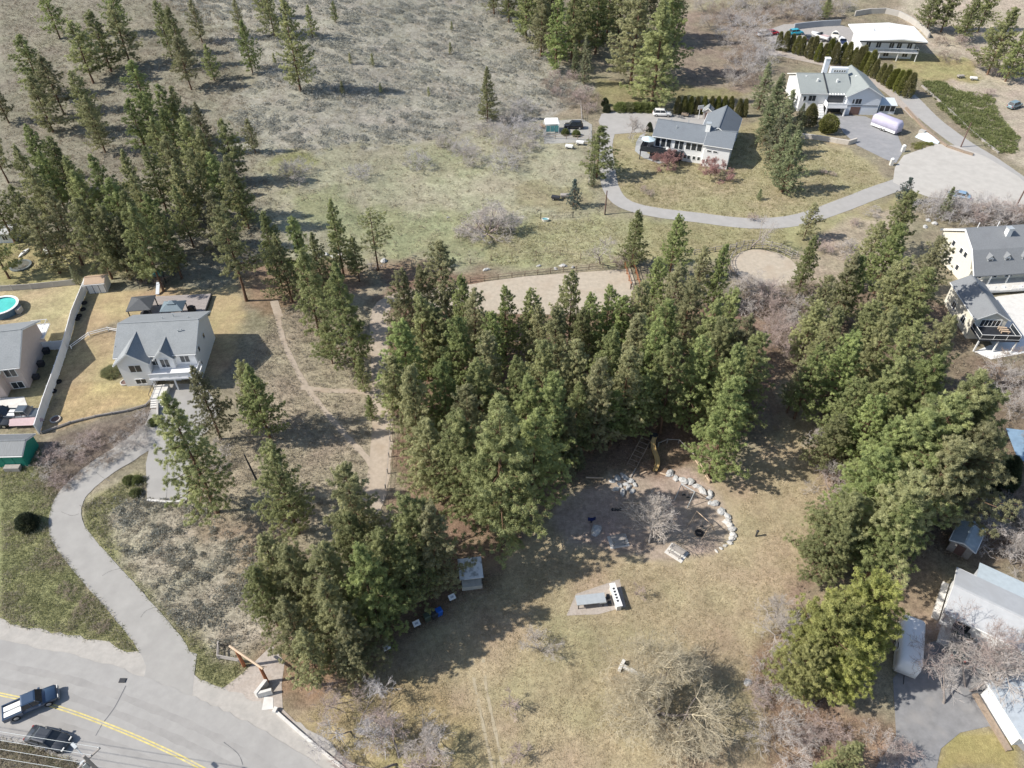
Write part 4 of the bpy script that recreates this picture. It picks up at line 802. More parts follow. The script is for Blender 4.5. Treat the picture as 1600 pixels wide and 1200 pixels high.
# --- beige neighbour house (left edge)
nx0 = (-88., 79.5); N1 = thing('beige_house', 'beige stucco house with grey gable roof beyond the long white fence', 'house', (*nx0, tz(*nx0)-.3), R(11))
gable(N1, 0, 14.2, 0, 10.5, 4.9, 7.4, 'x', M_beige, M_shA, .5)
gable(N1, 6.5, 11.5, -1.6, 4, 4.7, 6.6, 'y', M_beige, M_shA, .4, rname='gable_roof', wname='bay_wall')
window(N1, 'F', 12.8, 0, 2.9, 1.5, 1.3); window(N1, 'F', 12.8, 0, .5, 1.6, 1.2); window(N1, 'F', 9, -1.6, 2.6, 2, 1.5)
MB().box(12, 14.6, 9.5, 13.4, 2.2, 2.4).build('rear_deck', M_vinyl, N1); railing(N1, [(12.1, 13.3), (14.5, 13.3), (14.5, 10.8)], 2.4, M_vinyl, .95, 1)
for y in (2, 5, 8.2): MB().box(14.25, 15.1, y-.4, y+.4, -.2, 1.0+.2*(y > 4)).build('utility_box', M_dark, N1)
# --- green shed at the end of the white fence
gs = (-74.6, 66.9); SH = thing('green_shed', 'green-fronted shed with grey corrugated roof at the end of the white fence', 'shed', (*gs, tz(*gs)-.2), R(2))
gable(SH, 0, 7.2, 0, 3.6, 2.7, 3.5, 'x', M_greenw, mat('corrugated_roof', (.20,.21,.215), .6, .2, 1, streak=(9, 1, 1)), .25)
for i in range(5): panel(SH, 'cladding_panel', 'F', .75+i*1.42, 0, .1, 1.3, 2.3, M_greenw, .06)
MB().box(-.1, 7.3, -.12, 0, 2.45, 2.6).build('gutter', M_trim, SH); MB().box(4.3, 6.4, -.9, -.15, 0, .9).build('crate_stack', M_greywood, SH)
# --- small shed with tan roof
sp_ = at(139, 459); SB = thing('garden_shed', 'small white garden shed with tan roof beside the white fence', 'shed', (sp_[0], sp_[1], sp_[2]-.1), R(9))
gable(SB, 0, 3.2, 0, 2.6, 2.0, 2.6, 'x', M_white, mat('tan_roof', (.47,.35,.25), .9, .1, 2), .12, z0=0)
for i in range(3): panel(SB, 'door', 'F', .62+i*.98, 0, .1, .9, 1.8, M_trim)
for x in (.12, 1.1, 2.09, 3.08): panel(SB, 'batten', 'F', x, 0, .05, .07, 1.9, M_dark, .07)
# --- blue-grey shed far left
sp_ = at(2, 380); SC = thing('blue_shed', 'pale blue shed at the wood edge cut by the picture border', 'shed', (sp_[0], sp_[1], sp_[2]-.1), R(4))
gable(SC, -3, 2.8, 0, 3, 2.2, 3.0, 'x', M_bluegrey, M_metal_roof, .2, z0=0); window(SC, 'F', 1.2, 0, .8, .9, .9)

# --- L-shaped house with blue-grey roof
LH = thing('l_shaped_house', 'white L-shaped house with blue-grey shingle roofs and black deck', 'house', (33.4, 165.3, tz(33.4, 165.3)-.2), R(-20))
gable(LH, 0, 11.8, 0, 8.6, 5.4, 7.3, 'x', M_white, M_shB, .5); 
gable(LH, 11.9, 17.6, -.9, 8.2, 5.4, 7.0, 'x', M_white, M_shB, .4, rname='wing_roof', wname='wing_wall')
gable(LH, 10.1, 17.5, 4.0, 16.6, 5.3, 7.6, 'y', M_white, M_shB, .45, rname='rear_roof', wname='rear_wall')
ch = MB().box(11.0, 12.0, 2.6, 3.7, 5, 8.6).build('chimney', M_trim, LH); MB().box(10.9, 12.1, 2.5, 3.8, 8.6, 8.75).build('chimney_cap', M_galv, ch)
for i in range(3): window(LH, 'F', 8.05+i*1.3, 0, 3.1, 1.05, 1.6, 1)
for i, x in enumerate((7.7, 8.6, 9.8, 10.9)): window(LH, 'F', x, 0, .9, .6, .8, 1)
window(LH, 'F', 13.0, -.9, 3.7, .9, .4, 1); window(LH, 'F', 14.4, -.9, 3.7, .9, .4, 1); window(LH, 'F', 13, -.9, 1.2, .5, .8, 1)
for x in (.9, 2.2, 3.5, 5.4, 6.4): window(LH, 'F', x, 0, 2.8, 1.0, 2.0, 1)
MB().box(-2.6, 7.2, -3.0, -.02, 2.4, 2.62).build('deck', M_black, LH); MB().box(-2.6, -.02, -.0, 3.4, 2.4, 2.6).build('deck', M_black, LH)
railing(LH, [(-2.5, 3.3), (-2.5, -2.9), (7.1, -2.9)], 2.62, M_dark, 1.0, 1.3, M_glass)
for x in (-2.4, .8, 4, 7): MB().box(x-.1, x+.1, -2.9, -2.7, -.5, 2.4).build('deck_post', M_dark, LH)
panel(LH, 'basement_screen', 'F', 3.2, 0, 0, 7.6, 2.2, M_black, .04)
p = at(1026, 214); um = thing('patio_umbrella', 'pale blue patio umbrella on the black deck', 'umbrella', (34.1-2.2, 164.6, tz(33, 165)+2.5)); MB().cyl((0, 0, 0), (0, 0, 2.4), .04).build('pole', M_chrome, um)
MB().loft([[(1.7*math.cos(a*.785), 1.7*math.sin(a*.785), 2.0) for a in range(8)], [(.06*math.cos(a*.785), .06*math.sin(a*.785), 2.65) for a in range(8)]]).build('canopy', mat('pale_blue_canvas', (.55,.66,.70), .8, .05, 2), um)
for i, (dx, dy) in enumerate(((2.5, -.6), (3.8, -1.1), (5.2, -1.7))):
    c_ = thing('deck_chair', 'white deck chair on the black deck of the L-shaped house', 'chair', (33.4+dx+.2, 165.3+dy-2.2, tz(33.4, 165.3)+2.44), R(-20+30*i), 'white deck chairs')
    MB().box(-.3, .3, -.3, .3, .4, .46).build('seat', M_trim, c_); MB().box(-.3, .3, .26, .32, .46, 1.0).build('backrest', M_trim, c_)
    for sx in (-.26, .26):
        for sy in (-.26, .26): MB().box(sx-.03, sx+.03, sy-.03, sy+.03, 0, .4).build('leg', M_trim, c_)
sp_ = at(1097, 186); SG = thing('garden_shed', 'small grey shed with shingle roof and brown door behind the L-shaped house', 'shed', (sp_[0], sp_[1], sp_[2]-.1), R(-18))
gable(SG, 0, 2.2, 0, 2.6, 2.2, 3.0, 'y', mat('taupe_siding', (.42,.39,.37), .8, .1, 2), M_shA, .15, z0=0); panel(SG, 'door', 'F', 1.25, 0, .1, 1.3, 1.8, M_brown)

for p in [(2.5, 6.0), (6.5, 6.6), (4.4, 2.4)]: MB().cyl((*p, 5.9), (*p, 7.3), .09, n=6).build('roof_vent', M_galv, LH)
# --- long grey-green house with carport
DH = thing('grey_roofed_house', 'long white house with grey-green roof, front gable, deck and open carport', 'house', (75.4, 191.6, tz(75.4, 191.6)-.2), R(-2))
gable(DH, 0, 12.5, 0, 13, 5.2, 7.6, 'x', M_white, M_shC, .5)
gable(DH, 11.6, 20.2, -1.6, 12.5, 5.2, 7.5, 'y', M_bluegrey, M_shC, .6, rname='front_gable_roof', wname='front_wall')
MB().box(6.5, 6.62, -.6, 6.4, 5.4, 5.5).add([(6.4, -.5, 5.36), (6.7, -.5, 5.36), (6.7, 6.5, 7.86), (6.4, 6.5, 7.86), (6.4, -.5, 5.5), (6.7, -.5, 5.5), (6.7, 6.5, 8.0), (6.4, 6.5, 8.0)], [(0, 1, 2, 3), (4, 5, 6, 7), (0, 1, 5, 4), (1, 2, 6, 5), (2, 3, 7, 6), (3, 0, 4, 7)]).build('roof_seam', M_dark, DH)
ch = MB().box(7.4, 8.6, 9.3, 10.4, 5, 10.4).build('chimney', M_bluegrey, DH); MB().box(7.3, 8.7, 9.2, 10.5, 10.4, 10.6).build('chimney_cap', M_trim, ch)
cl = MB().box(8.7, 13.2, 7.2, 8.6, 6.8, 8.8).build('clerestory', M_bluegrey, DH)
for i in range(5): window(cl, 'F', 9.7+i*.65, 7.2, 7.9, .4, .45, 1)
window(DH, 'F', 3.1, 0, 3.0, 1.8, 1.4); window(DH, 'F', 1.2, 0, 3.0, .6, 1.2, 1); window(DH, 'F', 14.6, -1.6, 3.0, 1.5, 1.3); window(DH, 'F', 13.3, -1.6, 3.1, .5, 1.1, 1)
MB().box(11.9, 19.9, -1.7, -1.6, 2.5, 2.62).build('belt_course', M_dark, DH)
panel(DH, 'garage_door', 'F', 14.4, -1.6, 0, 2.5, 2.2, M_brown, ribs=4)
MB().box(6.4, 11.6, -3.0, -.02, 2.3, 2.6).build('deck', M_vinyl, DH); railing(DH, [(6.5, -2.9), (11.5, -2.9)], 2.6, M_vinyl, .95, 1.2, M_vinyl); railing(DH, [(6.5, -.1), (6.5, -2.9)], 2.6, M_vinyl, .95, 1.2, M_vinyl)
for x in (6.6, 11.3): MB().box(x-.15, x+.15, -2.95, -2.65, -.3, 2.3).build('carport_post', M_vinyl, DH)
panel(DH, 'carport_back', 'F', 9, 0, 0, 4.6, 2.25, M_dark, .04); panel(DH, 'patio_door', 'F', 9.2, 0, 2.65, 4.2, 2.0, M_glass, .04)
pg = MB().box(6.8, 11.6, -1.2, -1.05, 5.0, 5.12).build('pergola', M_trim, DH)
for i in range(7): MB().box(7.0+i*.72, 7.25+i*.72, -1.3, .2, 5.13, 5.25).build('slat', M_trim, pg)
stt = MB().box(4.7, 4.8, -4.2, 0, 0, .3).build('outside_stair', M_vinyl, DH)
for i in range(9): MB().box(4.85, 6.2, -4.2+i*.42, -3.8+i*.42, .0+.26*i, .2+.26*i).build('step', M_vinyl, stt)
for p in [(2.0, 5.4), (4.6, 3.6), (9.6, 3.4), (15.2, 6)]: MB().box(p[0]-.2, p[0]+.2, p[1]-.2, p[1]+.2, 5.6, 7.45).build('roof_vent', M_trim, DH)
cp_ = (96.2, 190.0); GH = thing('glass_sunroom', 'small glazed sunroom with pale roof beside the long house', 'sunroom', (*cp_, tz(*cp_)-.1), R(-4))
MB().box(0, 4.2, 0, 3.4, 0, .8).build('base_wall', M_bluegrey, GH); MB().slab([(-.2, -.2, 2.5), (4.4, -.2, 2.5), (4.4, 3.6, 3.1), (-.2, 3.6, 3.1)], .12).build('roof', mat('pale_glass_roof', (.62,.66,.67), .4, .08, 2), GH)
for i in range(3): window(GH, 'F', .75+i*1.35, .05, .85, 1.15, 1.5, 1)
for i in range(2): window(GH, 'R', .9+i*1.6, 4.15, .85, 1.3, 1.5, 1)

# --- white flat-roofed house with balcony
EH = thing('flat_roofed_house', 'white house with low white roof and long balcony above the cedar hedges', 'house', (105.2, 231.5, tz(105.2, 231.5)-.3), R(-6))
MB().box(0, 15.5, 0, 10, -1, 5.75).build('wall', M_white, EH)
rf = MB().slab([(-1.8, -3.2, 6.0), (10.2, -3.2, 6.8), (10.2, 12, 6.8), (-1.8, 12, 6.0)], .3).slab([(10.2, -3.2, 6.8), (17.6, -3.2, 6.2), (17.6, 11, 6.2), (10.2, 12, 6.8)], .3).build('roof', M_flat, EH)
MB().box(-1.8, 17.5, -3.3, -3.22, 5.6, 5.95).build('fascia', M_dark, rf)
MB().box(-.4, 16.2, -2.6, -.02, 2.6, 2.85).build('balcony', M_white, EH); railing(EH, [(-.3, -.1), (-.3, -2.5), (16.1, -2.5), (16.1, -.1)], 2.85, M_vinyl, 1.0, 2)
for x in (2, 5, 8.8, 11, 14): window(EH, 'F', x, 0, 3.2, 1.3, 1.7)
for x in (8, 13.5): window(EH, 'F', x, 0, .8, 1.5, 1.2)
panel(EH, 'garage_door', 'F', 3.5, 0, 0, 2.6, 2.1, M_bluegrey, ribs=4); panel(EH, 'side_awning', 'L', 3, 0, 2.9, 4, .15, M_bluegrey, .8)
for x in (0, 5.3, 10.6, 16): MB().box(x-.1, x+.1, -2.5, -2.3, -.5, 2.6).build('balcony_post', M_white, EH)
for i, (x, y, r1) in enumerate(((4, 5, .2), (9, 7, .15))): MB().cyl((x, y, 6), (x, y, 7.0), r1, n=6).build('roof_vent', M_galv, EH)

# --- cream house with gambrel roof
FH = thing('gambrel_house', 'cream house with slate gambrel roof, three dormers and front porch', 'house', (84.3, 112.8, tz(84.3, 112.8)), R(6))
prof = [(0, -1), (11, -1), (11, 4.9), (8.6, 6.4), (5.4, 8.3), (1.7, 6.3), (.4, 3.3), (0, 3.2)]
MB().prism(prof, 0, 17, 'x').build('wall', M_cream, FH)
rp = [(-1.6, 2.9), (1.6, 6.45), (5.4, 8.45), (11.4, 4.95)]; rpt = [(u, z+.2) for u, z in rp]
rf = MB().prism(rp+rpt[::-1], -.35, 17.3, 'x').build('roof', M_shD, FH)
MB().prism([(u, z-.08) for u, z in rp]+[(u, z+.16) for u, z in rpt[::-1]], -.42, -.36, 'x').build('fascia', M_trim, rf)
for i in range(4):
    x = 2.9+i*3.35; d_ = MB().prism([(x-.55, 4.4), (x+.55, 4.4), (x+.55, 5.5), (x, 6.0), (x-.55, 5.5)], .2, 2.2, 'y').build('dormer', M_trim, FH)
    MB().prism([(x-.75, 5.42), (x, 6.12), (x+.75, 5.42), (x+.75, 5.52), (x, 6.24), (x-.75, 5.52)], .02, 2.6, 'y').build('dormer_roof', M_shD, d_)
    window(d_, 'F', x, .2, 4.65, .65, .75, 1)
ch = MB().box(6.8, 7.7, 3.6, 4.5, 7, 9.3).build('chimney', M_trim, FH); MB().box(6.7, 7.8, 3.5, 4.6, 9.3, 9.4).build('chimney_cap', M_galv, ch)
for x in (5.5, 9.5): MB().cyl((x, 9.5, 6.2), (x, 9.5, 7.3), .09, n=6).build('roof_vent', M_trim, FH)
for y, z in ((3, 4.2), (4.4, 4.2), (7, 4.2), (3.5, 1.1), (6, 1.1)): window(FH, 'L', y, 0, z, .8, 1.0, 1)
MB().box(-.8, 17, -3.6, -.02, .6, 1.0).build('porch', M_white_conc, FH)
railing(FH, [(-.7, -.2), (-.7, -3.5), (3.4, -3.5)], 1.0, M_trim, .9, 1.3); railing(FH, [(6.6, -3.5), (16.9, -3.5)], 1.0, M_trim, .9, 1.3)
for x in (-.5, 3.3, 6.8, 11, 15): MB().box(x-.1, x+.1, -1.5, -1.3, 1, 3.0).build('porch_post', M_trim, FH)
for x in (2, 5, 8, 12): window(FH, 'F', x, 0, 1.4, 1.3, 1.4)
BS = thing('brick_steps', 'red brick steps between white side walls in front of the gambrel house', 'steps', (*at(1562, 438)[:2], 0.0), R(3))
for i in range(10): MB().box(-1.45, 1.45, -3.4+i*.34, -3.05+i*.34, -.1, .12+.1*i).build('step', M_brick, BS)
for sx in (-1.62, 1.62):
    MB().box(sx-.14, sx+.14, -3.5, .1, -.1, .9).build('side_wall', M_white_conc, BS); MB().lathe((sx, -3.5, .9), [(.25, 0), (.3, .15), (.15, .4), (.05, .45)], 8).build('finial', M_trim, BS)
for x0, x1 in ((-6, -2), (2, 8)):
    rw = thing('retaining_wall', 'low stone retaining wall beside the red brick steps', 'wall', (*at(1562, 441)[:2], 0.0), R(3), 'retaining walls by the brick steps'); MB().box(x0, x1, -.5, -.1, -.2, .7).build('wall_course', M_conc, rw); MB().box(x0, x1, -1.5, -1.1, -.2, .45).build('wall_course', M_conc, rw)
WG = thing('gable_wing', 'cream side building with dark gable roof and black glass-railed deck', 'building', (77.6, 97.2, 0), R(-3))
gable(WG, 0, 5.2, 0, 10.2, 4.3, 5.8, 'y', M_cream, M_shD, .3); window(WG, 'F', 2.6, 0, 2.8, 3.2, 1.3, 5)
MB().box(-.3, 6.2, -3.6, -.02, 2.4, 2.65).build('deck', M_black, WG); railing(WG, [(-.2, -.1), (-.2, -3.5), (6.1, -3.5), (6.1, -.1)], 2.65, M_trim, 1.0, 2, M_glass)
for x in (-.1, 3, 6): MB().box(x-.1, x+.1, -3.5, -3.3, 0, 2.4).build('deck_post', M_trim, WG)
window(WG, 'L', 3, 0, 1.2, 1.2, 1.2); window(WG, 'L', 7, 0, 1.2, 1.2, 1.2)
for i in range(3):
    b_ = thing('deck_bench', 'wooden bench on the black deck of the cream side building', 'bench', (82.0-.5*i*.0+.1, 96.4-.55*i, 2.66), R(-8), 'benches on the black deck'); MB().box(-.7, .7, -.15, .15, .38, .44).build('seat', M_log, b_); MB().box(-.6, -.5, -.12, .12, 0, .38).build('leg', M_log, b_); MB().box(.5, .6, -.12, .12, 0, .38).build('leg', M_log, b_)

# --- house with pale metal roof, lower right, its blue lean-to; white-roofed corner house
GHs = thing('metal_roofed_house', 'low house with pale metal roof behind the big leafless tree', 'house', (50.4, 44.2, 0), R(-35))
gable(GHs, 0, 17, 0, 6.4, 2.9, 3.7, 'x', M_white, M_metal_roof, .4, z0=0); window(GHs, 'F', 2, 0, .9, 1.6, 1.2); window(GHs, 'L', 3, 0, .9, 1.4, 1.2)
MB().slab([(1.8, 6.6, 3.0), (7, 6.6, 3.0), (7, 9.4, 2.7), (1.8, 9.4, 2.7)], .12).build('lean_to_roof', mat('blue_metal', (.46,.52,.55), .5, .1, 2), GHs); MB().box(2, 6.8, 6.5, 9.2, 0, 2.6).build('lean_to_wall', M_bluegrey, GHs)
MB().box(-.9, -.2, .4, 6, 0, .5).build('side_step', M_white_conc, GHs); MB().box(.3, 4.2, -2.6, -.3, 0, .35).build('porch_slab', M_white_conc, GHs)
KH = thing('corner_house', 'white-trimmed grey roof corner of a house at the asphalt yard edge', 'house', (52.2, 30.4, 0), R(8))
gable(KH, 0, 8, 0, 5.4, 2.6, 3.6, 'y', M_white, mat('wet_grey_roof', (.36,.40,.44), .5, .15, 1.5), .35, z0=0); MB().box(-1.0, -.4, -.5, 5.5, 0, .35).build('planter', M_wood, KH); MB().box(-.3, 6, -.75, -.4, 2.35, 2.6).build('gutter', M_trim, KH)
sp_ = at(1478, 858); SD = thing('yard_shed', 'small blue-grey roofed shed in the shade of the pine belt', 'shed', (sp_[0], sp_[1], 0), R(-40)); gable(SD, 0, 2.6, 0, 4, 2.0, 2.5, 'y', M_greywood, mat('blue_grey_metal', (.30,.36,.40), .5, .15, 2), .2, z0=0); panel(SD, 'door', 'F', 1.3, 0, .1, 1, 1.7, M_brown)
sp_ = at(1592, 715); SE = thing('blue_tarp_shed', 'blue-grey roofed carport at the edge of the shaded yard', 'carport', (sp_[0], sp_[1], 0), R(-10)); MB().slab([(-2, -3, 2.4), (4, -3, 2.4), (4, 3, 2.7), (-2, 3, 2.7)], .1).build('roof', mat('blue_roof', (.22,.32,.42), .5, .2, 1), SE)
for x in (-1.9, 3.9):
    for y in (-2.9, 2.9): MB().box(x-.06, x+.06, y-.06, y+.06, 0, 2.4).build('post', M_galv, SE)

# ------------------------------------------------------------------ vehicles
def paint(name, c): return mat('paint_'+name, c, .3, .06, 1.5, spec=.5, coat=.6)
M_lamp = mat('lamp_lens', (.75, .74, .7), .2, .05, 2); M_tail = mat('tail_lens', (.35, .02, .02), .3, .1, 2)
def wheels(root, xs, hw, r=.36, w=.24):
    for x in xs:
        for s in (-1, 1):
            o = MB().cyl((x, s*(hw-w), r), (x, s*(hw+.02), r), r, n=14).build('wheel', M_rubber, root)
            MB().cyl((x, s*(hw+.0), r), (x, s*(hw+.04), r), r*.6, n=10).build('rim', M_chrome, o)
def car(loc, rz, kind, m, label, group=None, cat='car'):
    t = thing({'pickup': 'pickup_truck', 'suv': 'parked_car', 'sedan': 'parked_car'}[kind], label, cat, loc, rz, group)
    L, W, hood, roof = {'pickup': (5.3, .93, 1.05, 1.75), 'suv': (4.7, .95, 1.05, 1.7), 'sedan': (4.6, .92, .92, 1.42)}[kind]
    def ring(x, z0, z1, w): return [(x, -w*.92, z0), (x, -w, z0+.12), (x, -w, z1-.16), (x, -w*.9, z1), (x, w*.9, z1), (x, w, z1-.16), (x, w, z0+.12), (x, w*.92, z0)]
    h = L/2
    if kind == 'pickup':
        st = [(-.75, .42, hood, W), (.9, .40, hood+.02, W), (1.4, .4, hood, W), (h-.25, .42, hood-.08, W*.97), (h, .5, hood-.3, W*.84)]
        cab = (-.7, -.55, .75, 1.25)
    else:
        st = [(-h, .5, hood-.12, W*.86), (-h+.25, .36, hood, W*.98), (-.6, .32, hood, W), (.8, .32, hood, W), (h-.35, .36, hood-.12, W*.97), (h, .46, hood-.32, W*.82)]
        cab = (-h+.15, -h+.55, .45, 1.05) if kind == 'suv' else (-1.75, -1.05, .35, 1.1)
    MB().loft([ring(*s) for s in st]).build('body', m, t, True)
    a, b, c, d = cab; w0, w1 = W*.9, W*.72
    MB().loft([[(a, -w0, hood-.03), (d, -w0, hood-.03), (d, w0, hood-.03), (a, w0, hood-.03)], [(b, -w1, roof), (c, -w1, roof), (c, w1, roof), (b, w1, roof)]]).build('glasshouse', M_glass, t)
    MB().loft([[(b-.06, -w1-.03, roof), (c+.06, -w1-.03, roof), (c+.06, w1+.03, roof), (b-.06, w1+.03, roof)], [(b+.1, -w1+.1, roof+.07), (c-.1, -w1+.1, roof+.07), (c-.1, w1-.1, roof+.07), (b+.1, w1-.1, roof+.07)]]).build('roof', m, t)
    for s in (-1, 1):
        for (xa, xb) in ((a, b), (d, c), ((a+d)/2, (b+c)/2)): MB().cyl((xa, s*(w0+.005), hood-.03), (xb, s*(w1+.015), roof+.02), .045, n=4).build('pillar', m, t)
        MB().box(d-.35, d-.15, s*(W+.0) if s > 0 else -W-.2, W+.2 if s > 0 else -W, hood-.02, hood+.14).build('mirror', m, t)
        MB().box(h-.14, h+.02, s*W*.62-.2, s*W*.62+.2, hood-.42, hood-.26).build('headlight', M_lamp, t); MB().box(-h-.03, -h+.1, s*W*.74-.1, s*W*.74+.1, hood-.4, hood-.1).build('taillight', M_tail, t)
    MB().box(h-.1, h+.07, -W*.85, W*.85, .38, .56).build('bumper', M_chrome if kind == 'pickup' else m, t); MB().box(-h-.07, -h+.1, -W*.85, W*.85, .4, .58).build('bumper', M_chrome if kind == 'pickup' else m, t)
    if kind == 'pickup':
        bd = MB().box(-h, -.78, -W, -W+.12, .45, hood+.02).box(-h, -.78, W-.12, W, .45, hood+.02).box(-h, -h+.1, -W+.12, W-.12, .45, hood).build('bed', m, t)
        MB().box(-h+.1, -.78, -W+.12, W-.12, .5, .62).build('bed_floor', M_trim, bd)
        for s in (-1, 1): MB().box(-h+.12, -.85, s*.36-.28, s*.36+.28, .63, 1.0).build('bed_liner', M_trim, bd)
        wheels(t, (-h+1.1, h-1.05), W, .42)
    else: wheels(t, (-h+.85, h-.85), W)
    return t
def park(px, py, rz, kind, m, label, **k): return car((*G(px, py)[:2], tz(*G(px, py)[:2])+k.pop('dz', .05)), R(rz), kind, m, label, **k)
park(53, 1103, 29, 'pickup', paint('navy', (.035, .065, .12)), 'dark blue pickup truck with pale bed driving on the road', cat='truck', dz=.08)
park(79, 1158, -14, 'sedan', paint('charcoal', (.045, .05, .058)), 'charcoal car parked at the roadside beside the utility pole', dz=.05)
park(896, 200, 178, 'suv', paint('black', (.018, .019, .022)), 'black car parked beside the white gazebo'); park(1034, 181, -4, 'suv', paint('white', (.80, .80, .79)), 'white car with sunroof on the forecourt')
park(40, 652, 2, 'pickup', paint('slate', (.10, .12, .14)), 'slate pickup truck beside the green shed', cat='truck'); park(4, 652, 5, 'suv', paint('ink', (.02, .022, .03)), 'black car cut by the picture edge near the green shed'); park(-4, 664, 5, 'sedan', paint('deep_grey', (.06, .065, .07)), 'dark grey sedan cut by the picture edge behind the green shed')
park(1194, 56, 20, 'suv', paint('silver', (.62, .63, .65)), 'silver car in the yard beyond the bare thicket'); park(1206, 54, 10, 'sedan', paint('red', (.45, .02, .03)), 'red car in the yard behind the cedar hedge'); park(1243, 54, 15, 'suv', paint('cyan', (.03, .42, .55)), 'bright cyan car in the boat yard behind the cedar hedge'); park(1262, 62, 80, 'sedan', paint('graphite', (.05, .052, .056)), 'graphite car between the cyan car and the boats')
park(1584, 168, 30, 'suv', paint('faded_blue', (.22, .30, .33)), 'faded old car parked on the dry ground above the juniper bank'); park(1497, 309, 150, 'sedan', paint('sky_blue', (.25, .38, .52)), 'light blue car at the rim of the turning circle')
park(1496, 1008, 60, 'suv', paint('dark_green', (.05, .065, .06)), 'dark green car under the large leafless tree')
def boat(px, py, rz, L, m, label, cover=None, group=None):
    p = G(px, py); t = thing('motor_boat', label, 'boat', (p[0], p[1], p[2]+.05), R(rz), group); W = L*.19
    def ring(x, w, z0, z1): return [(x, -w*.35, z0), (x, -w, z0+(z1-z0)*.55), (x, -w, z1), (x, w, z1), (x, w, z0+(z1-z0)*.55), (x, w*.35, z0)]
    MB().loft([ring(-L/2, W*.9, .55, 1.5), ring(-L*.1, W, .5, 1.55), ring(L*.22, W*.85, .58, 1.65), ring(L*.4, W*.45, .8, 1.75), ring(L/2, .05, 1.2, 1.82)]).build('hull', m, t)
    MB().box(-L*.44, L*.05, -W*.72, W*.72, 1.5, 1.62).build('cockpit', M_greywood if not cover else cover, t)
    MB().loft([[(-L*.02, -W*.8, 1.6), (L*.2, -W*.6, 1.6), (L*.2, W*.6, 1.6), (-L*.02, W*.8, 1.6)], [(-L*.05, -W*.62, 2.15), (L*.04, -W*.5, 2.15), (L*.04, W*.5, 2.15), (-L*.05, W*.62, 2.15)]]).build('windshield', M_glass, t)
    MB().box(-L/2-.5, -L/2, -.25, .25, .8, 1.75).build('outboard_motor', M_dark, t)
    tr_ = MB().box(-L*.4, L*.62, -.06, .06, .38, .5).build('trailer', M_galv, t); MB().box(-L*.3, -L*.2, -W*.9, W*.9, .36, .46).build('axle', M_galv, tr_); wheels(tr_, (-L*.25,), W*1.02, .34)
M_hull = mat('white_hull', (.80, .80, .79), .3, .05, 1); boat(1280, 62, 130, 6.5, M_hull, 'white motor boat with pinkish interior on a trailer', mat('pink_seat', (.55, .42, .40), .7, .1, 2))
boat(1303, 62, 70, 6.5, mat('cream_cover', (.72, .70, .62), .8, .08, 2), 'boat under a cream cover beside the white house', mat('cream_cover', (.72, .70, .62))); boat(1315, 72, 80, 7, M_hull, 'white motor boat with dark blue canopy nearest the cedar hedge', mat('navy_canvas', (.02, .035, .09), .7, .1, 2))
boat(1318, 88, 150, 4, M_hull, 'small white covered boat behind the cedars', M_hull)
def camper(loc, rz, L, W, H, m, skirt, label, name='camper_trailer', glass=True):
    t = thing(name, label, 'trailer', loc, R(rz)); z0 = .55
    def ring(x, z1, w): return [(x, -w, z0), (x, -w, z1-.35), (x, -w*.8, z1-.06), (x, -w*.4, z1), (x, w*.4, z1), (x, w*.8, z1-.06), (x, w, z1-.35), (x, w, z0)]
    MB().loft([ring(-L/2, H-.25, W*.96), ring(-L/2+.3, H, W), ring(L/2-.6, H, W), ring(L/2-.15, H-.5, W*.96), ring(L/2, H-1.1, W*.9)]).build('body', m, t, True)
    MB().box(-L/2+.1, L/2-.3, -W-.01, W+.01, z0-.12, z0+.5).build('skirt', skirt, t)
    if glass:
        for s in (-1, 1):
            for x in (-L*.28, L*.1): window(t, 'R' if 0 else ('B' if s > 0 else 'F'), x, s*(W+.0), 1.5, .9, .6, 1)
        MB().box(-.5, .2, -.4, .4, H, H+.22).build('roof_unit', M_trim, t)
    MB().cyl((L/2, 0, .5), (L/2+1.1, 0, .45), .05, n=5).build('hitch', M_dark, t); wheels(t, (-.5, .4), W+.0, .34)
    return t
p = G(1383, 203); camper((p[0], p[1], p[2]+.06), -54, 7.2, 1.35, 3.2, M_tarp, M_trim, 'large camper under a lilac tarp on the grey driveway', glass=False)
p = G(1424, 1042); camper((45.0, 40.6, .05), 245, 6.4, 1.2, 2.9, M_vinyl, M_trim, 'white camper trailer under the broad bushy pines')
p = G(80, 398); tl = thing('utility_trailer', 'small white box trailer on the neighbour lawn', 'trailer', p, R(-10)); MB().box(-.9, .7, -.6, .6, .4, 1.3).build('box', M_trim, tl); MB().box(.7, 1.6, -.05, .05, .4, .5).build('hitch', M_dark, tl); wheels(tl, (-.1,), .66, .3)
p = G(45, 663); pk = thing('covered_boat', 'pinkish tarp-covered boat behind the green shed', 'boat', (p[0], p[1], p[2]), R(4)); MB().loft([[(-2.2, -.8, .6), (-2.2, .8, .6), (-2.2, .0, 1.2)], [(1.4, -.85, .6), (1.4, .85, .6), (1.4, 0, 1.35)], [(2.5, -.1, .8), (2.5, .1, .8), (2.5, 0, 1.0)]]).build('tarp', mat('pink_tarp', (.58,.43,.43), .7, .1, 2, bump=.3), pk); MB().box(-2, 2, -.4, .4, .1, .6).build('trailer', M_dark, pk)
